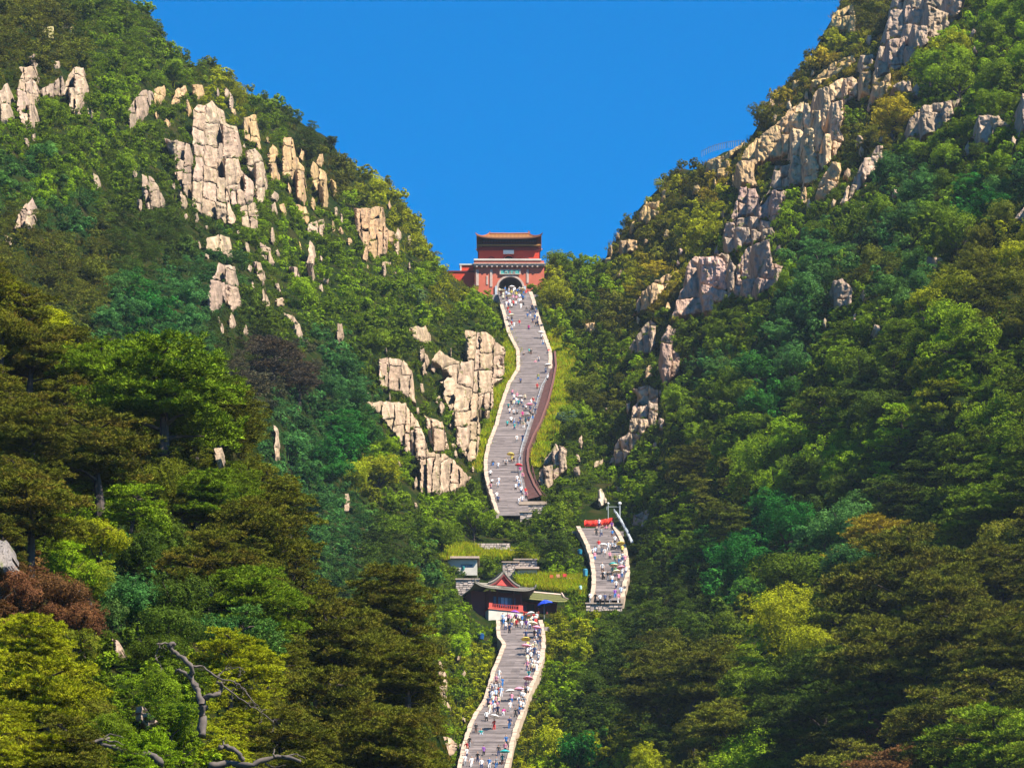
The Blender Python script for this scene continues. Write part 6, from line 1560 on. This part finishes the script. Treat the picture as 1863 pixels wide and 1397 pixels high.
for pts, a, b, lab, tw in (([(148, 1400), (153, 1368), (168, 1350), (185, 1345), (200, 1343)], 7, 3, 'arching dead branch at the bottom left corner of the photo', [[(190, 1346), (215, 1350), (240, 1362)], [(168, 1350), (160, 1340), (172, 1330)]]),
                           ([(145, 1352), (180, 1352), (215, 1362), (245, 1370), (275, 1372), (292, 1388)], 4, 8, 'pale fallen log slanting behind the arching dead branch', [[(215, 1362), (235, 1375), (255, 1393)], [(180, 1352), (200, 1335), (225, 1342)]]),
                           ([(380, 1393), (420, 1388), (452, 1392), (480, 1382), (512, 1376), (545, 1384)], 8, 4, 'thick fallen log at the bottom edge of the photo', [[(500, 1378), (498, 1362), (505, 1355)], [(512, 1376), (540, 1372), (556, 1380)], [(480, 1382), (492, 1394), (520, 1392)]]),
                           ([(398, 1360), (412, 1358), (432, 1368), (442, 1384)], 6, 5, 'short curved grey log above the thick fallen log', [[(412, 1358), (405, 1348), (412, 1342)]])):
    rt = empty('fallen_log', nearpt(*pts[0], -8), lab, 'log'); m = MB(); limb(m, pts, a, b, -8); m.build('log_stem', M_DEAD, rt, True)
    for t_ in tw:
        m = MB(); limb(m, t_, 2.2, .8, -8); m.build('twig', M_DEAD, rt, True)
# small bright things
def bin_(u, v, w, h, col, label, name='bin'):
    D = float(field(u, v)) - 4; p = P(u, v, D); s = D / F * 1.05; rt = empty(name, p, label, 'bin')
    m = MB(); r = w * s / 2
    m.tube([p, p + Vector((0, 0, h * s * .75))], [r * .8, r], 10); o = m.build('body', M_BODY, rt); o['cloth'] = col
    m = MB(); m.tube([p + Vector((0, 0, h * s * .76)), p + Vector((0, 0, h * s * .95)), p + Vector((0, 0, h * s))], [r * 1.08, r * .8, r * .2], 10); o = m.build('lid', M_BODY, rt); o['cloth'] = tuple(c * .8 for c in col)
bin_(875, 1163, 12, 11, (.01, .07, .22), 'dark blue bin in the bushes left of the lowest stairs')
bin_(899, 596, 6, 8, (.03, .40, .30), 'turquoise bin in bushes left of the upper stairs')
bin_(1055, 1008, 9, 9, (.01, .16, .26), 'blue green bin in bushes left of the banner stairs')
bin_(1065, 1048, 9, 14, (.04, .25, .38), 'tall pale blue bin beside the banner stairs parapet')
bin_(843, 1036, 6, 6, (.03, .22, .22), 'small turquoise bin under the terrace house window')
bin_(1056, 1072, 6, 7, (.45, .75, .75), 'small white bin on the grass below the banner stairs')
for (u, v, col, lab) in ((1000, 1051, (.55, .12, .03), 'orange crate at the left of the terrace crates'), (1012, 1050, (.6, .3, .15), 'tan crate in the middle of the terrace crates'), (1024, 1049, (.65, .05, .05), 'red crate at the right of the terrace crates')):
    D = float(field(u, v)) - 5; p = P(u, v, D); m = MB(); rt = empty('crate', p, lab, 'crate')
    m.box((p.x, D, p.z), (p.x + .5, D + .4, p.z + .08)); 
    for zz in (.1, .22, .34): m.box((p.x, D, p.z + zz), (p.x + .5, D + .03, p.z + zz + .09)); m.box((p.x, D + .37, p.z + zz), (p.x + .5, D + .4, p.z + zz + .09)); m.box((p.x, D + .03, p.z + zz), (p.x + .03, D + .37, p.z + zz + .09)); m.box((p.x + .47, D + .03, p.z + zz), (p.x + .5, D + .37, p.z + zz + .09))
    o = m.build('box_slats', M_BODY, rt); o['cloth'] = col
# ------------------------------------------------------------------ people
def skin_body(name, J, E):
    """one continuous body grown from joints; J: name -> (pos, radius, zone)"""
    names = list(J); idx = {n: i for i, n in enumerate(names)}
    me = bpy.data.meshes.new(name); me.from_pydata([J[n][0] for n in names], [(idx[a], idx[b]) for a, b in E], [])
    o = bpy.data.objects.new(name, me); COL.objects.link(o)
    md = o.modifiers.new('skin', 'SKIN'); md.use_smooth_shade = True
    for i, n in enumerate(names):
        r = J[n][1]; r = r if isinstance(r, tuple) else (r, r)
        me.skin_vertices[0].data[i].radius = r; me.skin_vertices[0].data[i].use_root = (n == 'pelvis')
    sb = o.modifiers.new('sub', 'SUBSURF'); sb.levels = 1; sb.render_levels = 1
    dg = bpy.context.evaluated_depsgraph_get(); dg.update()
    m2 = bpy.data.meshes.new_from_object(o.evaluated_get(dg)); m2.name = name
    bpy.data.objects.remove(o)
    seg = [(Vector(J[a][0]), Vector(J[b][0]), J[b][2]) for a, b in E]
    m2.materials.clear()
    for m in (M_SHIRT, M_TROU, M_SKIN, M_HAIR, M_SHOE): m2.materials.append(m)
    hd = Vector(J['head'][0]); hf = J['_face'] if '_face' in J else None
    for p in m2.polygons:
        c = p.center; best = 9; z = 0
        for a, b, zn in seg:
            d = b - a; t = max(0, min(1, (c - a).dot(d) / max(d.dot(d), 1e-6))); q = (c - a - d * t).length
            if q < best: best = q; z = zn
        if z == 2 and (c - hd).length < .17 and (c.z > hd.z + .035 or (c.y > hd.y + .01 and c.z > hd.z - .06)): z = 3
        p.material_index = z; p.use_smooth = True
    return m2
S_, T_, K_, Sh_ = 0, 1, 2, 4
def pose(kind):
    """faces -y (towards the camera); returns joints"""
    lean = {'stand': 0, 'walk': .06, 'climb': .12, 'hold': 0, 'bend': .38, 'sit': .05}[kind]
    hp = .90 if kind != 'sit' else .22
    J = {'pelvis': ((0, 0, hp), (.125, .095), T_)}
    def up(h): return (0, -lean * h / .6, hp + h * (1 if kind != 'bend' else .8))
    J['waist'] = (up(.14), (.115, .085), S_); J['chest'] = (up(.36), (.145, .1), S_); J['neck'] = (up(.53), .05, S_)
    n = up(.53); J['jaw'] = ((0, n[1] - .02, n[2] + .07), (.06, .065), K_); J['head'] = ((0, n[1] - .015, n[2] + .16), (.08, .095), K_); J['crown'] = ((0, n[1] - .005, n[2] + .23), (.055, .065), K_)
    E = [('pelvis', 'waist'), ('waist', 'chest'), ('chest', 'neck'), ('neck', 'jaw'), ('jaw', 'head'), ('head', 'crown')]
    c = up(.47)
    for s, nm in ((-1, 'l'), (1, 'r')):
        J['sh' + nm] = ((s * .165, c[1], c[2]), .052, S_)
        sw = {'walk': .16 * s, 'climb': .12 * s}.get(kind, .02)
        if kind == 'hold' and s > 0: el = (s * .25, c[1] - .14, c[2] - .18); ha = (s * .2, c[1] - .24, c[2] + .06)
        elif kind == 'sit': el = (s * .24, c[1] - .08, c[2] - .25); ha = (s * .14, c[1] - .3, c[2] - .3)
        elif kind == 'bend': el = (s * .22, c[1] - .05, c[2] - .26); ha = (s * .18, c[1] - .12, c[2] - .48)
        else: el = (s * .225, c[1] + sw * .6, c[2] - .27); ha = (s * .24, c[1] + sw * .6 - .12, c[2] - .50)
        el = Vector(el); ha = Vector(ha); d = (ha - el).normalized()
        J['el' + nm] = (tuple(el), .038, S_); J['wr' + nm] = (tuple(ha), .026, K_); J['ha' + nm] = (tuple(ha + d * .09), (.036, .02), K_)
        E += [('chest', 'sh' + nm), ('sh' + nm, 'el' + nm), ('el' + nm, 'wr' + nm), ('wr' + nm, 'ha' + nm)]
        st = {'walk': .2 * s, 'climb': 0}.get(kind, .03 * s)
        J['hip' + nm] = ((s * .085, 0, hp - .06), .085, T_)
        if kind == 'sit': kn = (s * .11, -.42, hp + .08); an = (s * .11, -.46, -.12)
        elif kind == 'climb' and s > 0: kn = (s * .1, .24, .62); an = (s * .1, .26, .26)
        elif kind == 'climb': kn = (s * .09, -.02, .47); an = (s * .09, -.06, .08)
        else: kn = (s * .095, st * .55 - .03, .48); an = (s * .1, st * 1.1, .08 + (.04 if kind == 'walk' and s > 0 else 0))
        J['kn' + nm] = (kn, .055, T_); J['an' + nm] = (an, .036, T_ if s else T_); J['to' + nm] = ((an[0], an[1] - .15 if kind != 'climb' else an[1] + .15, an[2] - .045), (.042, .028), Sh_)
        E += [('pelvis', 'hip' + nm), ('hip' + nm, 'kn' + nm), ('kn' + nm, 'an' + nm), ('an' + nm, 'to' + nm)]
    return J, E
BODY = {k: skin_body('person', *pose(k)) for k in ('stand', 'walk', 'climb', 'hold', 'bend', 'sit')}
def canopy_mesh():
    m = MB(); n = 8; rings = [(0, .02), (.2, -.02), (.42, -.12), (.56, -.24)]
    vs = [(0, 0, .03)]
    for r, z in rings[1:]:
        for k in range(n * 2):
            a = math.pi * k / n; sc = 1 if k % 2 == 0 else .93
            vs.append((math.cos(a) * r * sc, math.sin(a) * r * sc, z + (.03 if k % 2 and r > .5 else 0)))
    fs = [(0, 1 + k, 1 + (k + 1) % 16) for k in range(16)]
    for j in range(2): fs += [(1 + j * 16 + k, 17 + j * 16 + k, 17 + j * 16 + (k + 1) % 16, 1 + j * 16 + (k + 1) % 16) for k in range(16)]
    o = len(vs); vs += [(x, y, z - .012) for x, y, z in vs]; fs += [tuple(i + o for i in f[::-1]) for f in fs]
    m.add(vs, fs); return m.mesh('canopy', [M_CAN])
def shaft_mesh():
    m = MB(); m.tube([(0, 0, -.82), (0, 0, .1)], .009, 5); m.tube([(0, 0, -.82), (0, -.03, -.86), (0, -.05, -.82)], .012, 5)
    for k in range(8):
        a = math.pi * k / 4; m.tube([(0, 0, -.2), (math.cos(a) * .3, math.sin(a) * .3, -.08)], .005, 4)
    return m.mesh('shaft', [M_METAL])
CAN, SHF = canopy_mesh(), shaft_mesh()
PAL = {'white': (.74, .73, .74), 'pale blue': (.38, .50, .72), 'navy': (.03, .05, .14), 'black': (.022, .022, .025), 'red': (.55, .03, .03), 'pink': (.65, .25, .35), 'magenta': (.55, .03, .22), 'teal': (.02, .28, .28), 'yellow': (.72, .58, .10), 'grey': (.25, .25, .27),
       'purple': (.20, .06, .32), 'orange': (.65, .25, .05), 'green': (.06, .30, .10), 'olive': (.22, .24, .06), 'blue': (.03, .16, .45), 'brown': (.14, .07, .05), 'cream': (.66, .58, .40)}
TR = ['black', 'navy', 'grey', 'white', 'blue', 'brown']
plab = {}
def section(u, v):
    for nm, rows in (('lowest stairs', FL1), ('banner stairs', FL2), ('upper stairs', FL3)):
        if nm == 'banner stairs' and u < 1045: continue
        if nm == 'upper stairs' and v > 960: continue
        if rows[0][0] - 40 <= v <= rows[-1][0] + 30 and not (nm == 'lowest stairs' and v < 1095):
            vs = [r[0] for r in rows]; l = np.interp(v, vs, [r[1] for r in rows]); r = np.interp(v, vs, [r[2] for r in rows])
            t = (u - l) / (r - l); h = (v - vs[0]) / (vs[-1] - vs[0])
            side = 'by left wall' if t < .33 else ('by right wall' if t > .66 else 'mid-way across')
            part = 'top of' if h < .12 else ('upper' if h < .36 else ('central' if h < .62 else ('lower' if h < .88 else 'foot of')))
            return side + ', ' + part + ' ' + nm
    return 'at the foot of the gate'
npeople = 0
def person(u, v, shirt='white', trou=None, kind=None, umb=None, face=None):
    global npeople
    rs = random.Random(int(u * 31 + v * 7)); npeople += 1
    trou = trou or rs.choices(TR, [6, 4, 3, 2, 2, 2])[0]
    kind = kind or rs.choices(['stand', 'walk', 'climb', 'bend', 'sit'], [4, 5, 4, 1, .6])[0]
    if umb: kind = 'hold'
    p = stairpt(u, v, 0); sc = rs.uniform(.93, 1.06)
    o = bpy.data.objects.new('person', BODY[kind]); COL.objects.link(o)
    o.location = p + Vector((0, -.12, -.02)); o.scale = (sc * rs.uniform(1, 1.1), sc, sc)
    if face is None: face = (rs.uniform(2.6, 3.7) if rs.random() < .6 else rs.uniform(-.6, .6))
    if kind == 'climb': face = rs.uniform(-.4, .4)
    if kind == 'sit': face = rs.uniform(-.5, .5)
    o.rotation_euler = (0, 0, face)
    k = rs.uniform(.85, 1.1)
    o['shirt'] = tuple(c * k for c in PAL[shirt]); o['trousers'] = tuple(c * k for c in PAL[trou])
    lab = 'person in %s top and %s trousers %s' % (shirt.replace('pale blue', 'pale-blue'), trou, section(u, v))
    n = plab.get(lab, 0); plab[lab] = n + 1
    if n: lab = ORD[min(n, 23)].strip() + ' ' + lab
    tagit(o, lab, 'person', 'people on the stone stairs')
    if umb:
        h = Vector((.2, -.24, 1.36)) * sc; h.rotate(o.rotation_euler)
        rt = empty('umbrella', o.location + h + Vector((0, 0, .72)), '%s umbrella held over person in %s %s' % (umb, shirt, section(u, v)), 'umbrella', 'umbrellas carried on the stairs')
        c = mesh_obj('canopy', CAN, rt); c['cloth'] = PAL[umb]; mesh_obj('shaft', SHF, rt)
        rt.rotation_euler = (rs.uniform(-.15, .15), rs.uniform(-.2, .2), 0); rt.scale = (1.15,) * 3
def crowd(n, u0, u1, v0, v1, pal, seed, rows=None, sp=3.6):
    rs = random.Random(seed); got = []; tries = 0
    while len(got) < n and tries < 3000:
        tries += 1; v = rs.uniform(v0, v1)
        t = (v - v0) / max(v1 - v0, 1)
        u = rs.uniform(u0[0] + (u0[1] - u0[0]) * t, u1[0] + (u1[1] - u1[0]) * t)
        if any(abs(a - u) < sp and abs(b - v) < sp * 2 for a, b in got): continue
        got.append((u, v))
    for (u, v) in sorted(got, key=lambda g: g[1]):
        person(u, v, rs.choice(pal), umb=(rs.choice(['white', 'cream', 'pink']) if rs.random() < .05 else None))
MIXW = ['white', 'white', 'white', 'pale blue', 'white', 'black', 'navy', 'pink', 'grey', 'red', 'cream']
# upper flight
crowd(34, (906, 922), (962, 952), 535, 566, MIXW + ['yellow', 'blue'], 1, sp=3.0)
crowd(8, (950, 956), (966, 976), 548, 602, ['black', 'navy', 'purple', 'black', 'blue'], 2)
crowd(9, (918, 926), (924, 937), 562, 606, ['white', 'black', 'pink', 'red', 'white'], 3)
crowd(4, (970, 978), (975, 984), 568, 604, ['navy', 'black', 'white'], 33)
person(915, 545, 'cream', umb='cream'); person(934, 538, 'white', umb='white')
for a in ((945,597,'red'),(962,605,'magenta','navy'),(985,622,'white',None,None,'white'),(988,632,'white'),(997,648,'red'),(963,648,'teal'),(953,651,'black',None,'sit'),(966,650,'black'),(980,663,'white',None,'bend'),(974,664,'pink',None,'sit'),(993,684,'white',None,None,'white'),(996,697,'white'),(979,696,'olive'),(947,702,'navy'),(932,724,'pink'),
          (949,742,'white',None,None,'white'),(957,776,'teal',None,None,'white'),(940,810,'white'),(951,808,'navy','blue'),(931,846,'yellow',None,None,'yellow'),(936,848,'black'),(906,858,'white'),(897,852,'black'),(920,852,'white','black','bend'),(946,866,'magenta',None,None,'red'),(946,842,'grey'),
          (892,872,'white'),(894,886,'white'),(893,897,'pink'),(907,886,'white'),(906,893,'white','grey'),(904,912,'white'),(906,920,'navy'),(941,882,'white'),(944,890,'white'),(938,897,'white'),(948,902,'white','navy'),(951,878,'pink'),(957,912,'pink'),(950,921,'white'),(956,905,'red'),(944,921,'white')):
    person(a[0], a[1], a[2], a[3] if len(a) > 3 else None, a[4] if len(a) > 4 else None, a[5] if len(a) > 5 else None)
crowd(30, (928, 918), (972, 960), 730, 788, MIXW + ['orange', 'teal', 'green', 'magenta', 'teal'], 4)
crowd(7, (972, 962), (984, 972), 712, 770, ['navy', 'black', 'white', 'red'], 5)
# banner stairs
for a in ((1113,968,'purple'),(1114,982,'blue'),(1119,994,'white'),(1095,1014,'white',None,None,'white'),(1079,1016,'white','black'),(1082,1024,'pink'),(1119,1030,'olive'),(1097,1060,'black','black'),(1106,1060,'black','grey'),(1120,1052,'green',None,None,'cream'),(1114,1050,'teal',None,None,'teal'),
          (1121,1076,'white','navy'),(1119,1092,'purple'),(1130,1088,'pale blue'),(1125,1100,'pink'),(1074,1100,'white'),(1083,1101,'black',None,'stand'),(1092,1102,'white','black'),(1101,1101,'navy'),(1110,1101,'black'),(1132,1012,'yellow',None,None,'yellow'),(1096,966,'brown',None,'sit'),(1090,964,'white'),(1103,967,'pink','black','sit')):
    person(a[0], a[1], a[2], a[3] if len(a) > 3 else None, a[4] if len(a) > 4 else None, a[5] if len(a) > 5 else None)
crowd(10, (1124, 1128), (1136, 1142), 1026, 1056, MIXW, 6, sp=3)
crowd(13, (1068, 1092), (1124, 1128), 978, 1086, MIXW, 16, sp=5)
# lowest flight
crowd(22, (908, 912), (980, 978), 1136, 1152, MIXW + ['purple', 'red', 'navy', 'blue'], 7, sp=3.6)
person(968, 1141, 'white', umb='white'); person(974, 1139, 'white'); person(936, 1140, 'red', umb='purple')
for a in ((927,1157,'navy','black'),(957,1169,'navy'),(960,1188,'yellow',None,None,'yellow'),(962,1240,'teal','pale blue'),(908,1240,'white'),(914,1254,'blue','blue'),(903,1250,'pink'),(931,1283,'pink',None,None,'white'),(928,1300,'white'),(915,1308,'magenta','white'),(957,1262,'pink',None,None,'pink'),(944,1308,'blue','navy','bend'),(938,1310,'black'),
          (885,1318,'white'),(899,1333,'red','red',None,'white'),(927,1330,'navy','blue'),(866,1338,'black'),(875,1340,'teal','pale blue'),(854,1364,'black'),(851,1374,'red'),(880,1380,'purple'),(869,1392,'black'),(907,1380,'black'),(921,1362,'blue'),(919,1375,'pink'),(914,1396,'teal',None,None,'teal'),(849,1384,'white'),(858,1400,'white'),(846,1398,'white'),(890,1402,'blue','white'),(876,1404,'white'),(903,1402,'grey')):
    person(a[0], a[1], a[2], a[3] if len(a) > 3 else None, a[4] if len(a) > 4 else None, a[5] if len(a) > 5 else None)
crowd(9, (972, 970), (982, 984), 1156, 1186, ['black', 'navy', 'purple', 'white', 'brown'], 8)
crowd(18, (956, 958), (983, 980), 1190, 1228, MIXW, 9, sp=4)
crowd(18, (893, 884), (914, 908), 1262, 1306, MIXW, 10, sp=4)
crowd(10, (953, 940), (963, 952), 1266, 1300, MIXW, 11, sp=3.5)
# blue parasol by the wing
D = DP + .8; p = P(990, 1131, D)
rt = empty('parasol', p, 'large royal blue parasol in front of the pavilion wing', 'parasol')
m = MB(); m.tube([p, p + Vector((0, 0, 3.0))], .035, 6); m.build('pole', M_METAL, rt)
o = mesh_obj('canopy', CAN, rt, (0, 0, 2.9)); o.scale = (2.1, 2.1, 2.6); o['cloth'] = (.012, .05, .48); o.rotation_euler = (.1, -.22, 0)
print('PEOPLE', npeople, 'SCRIPT OK')
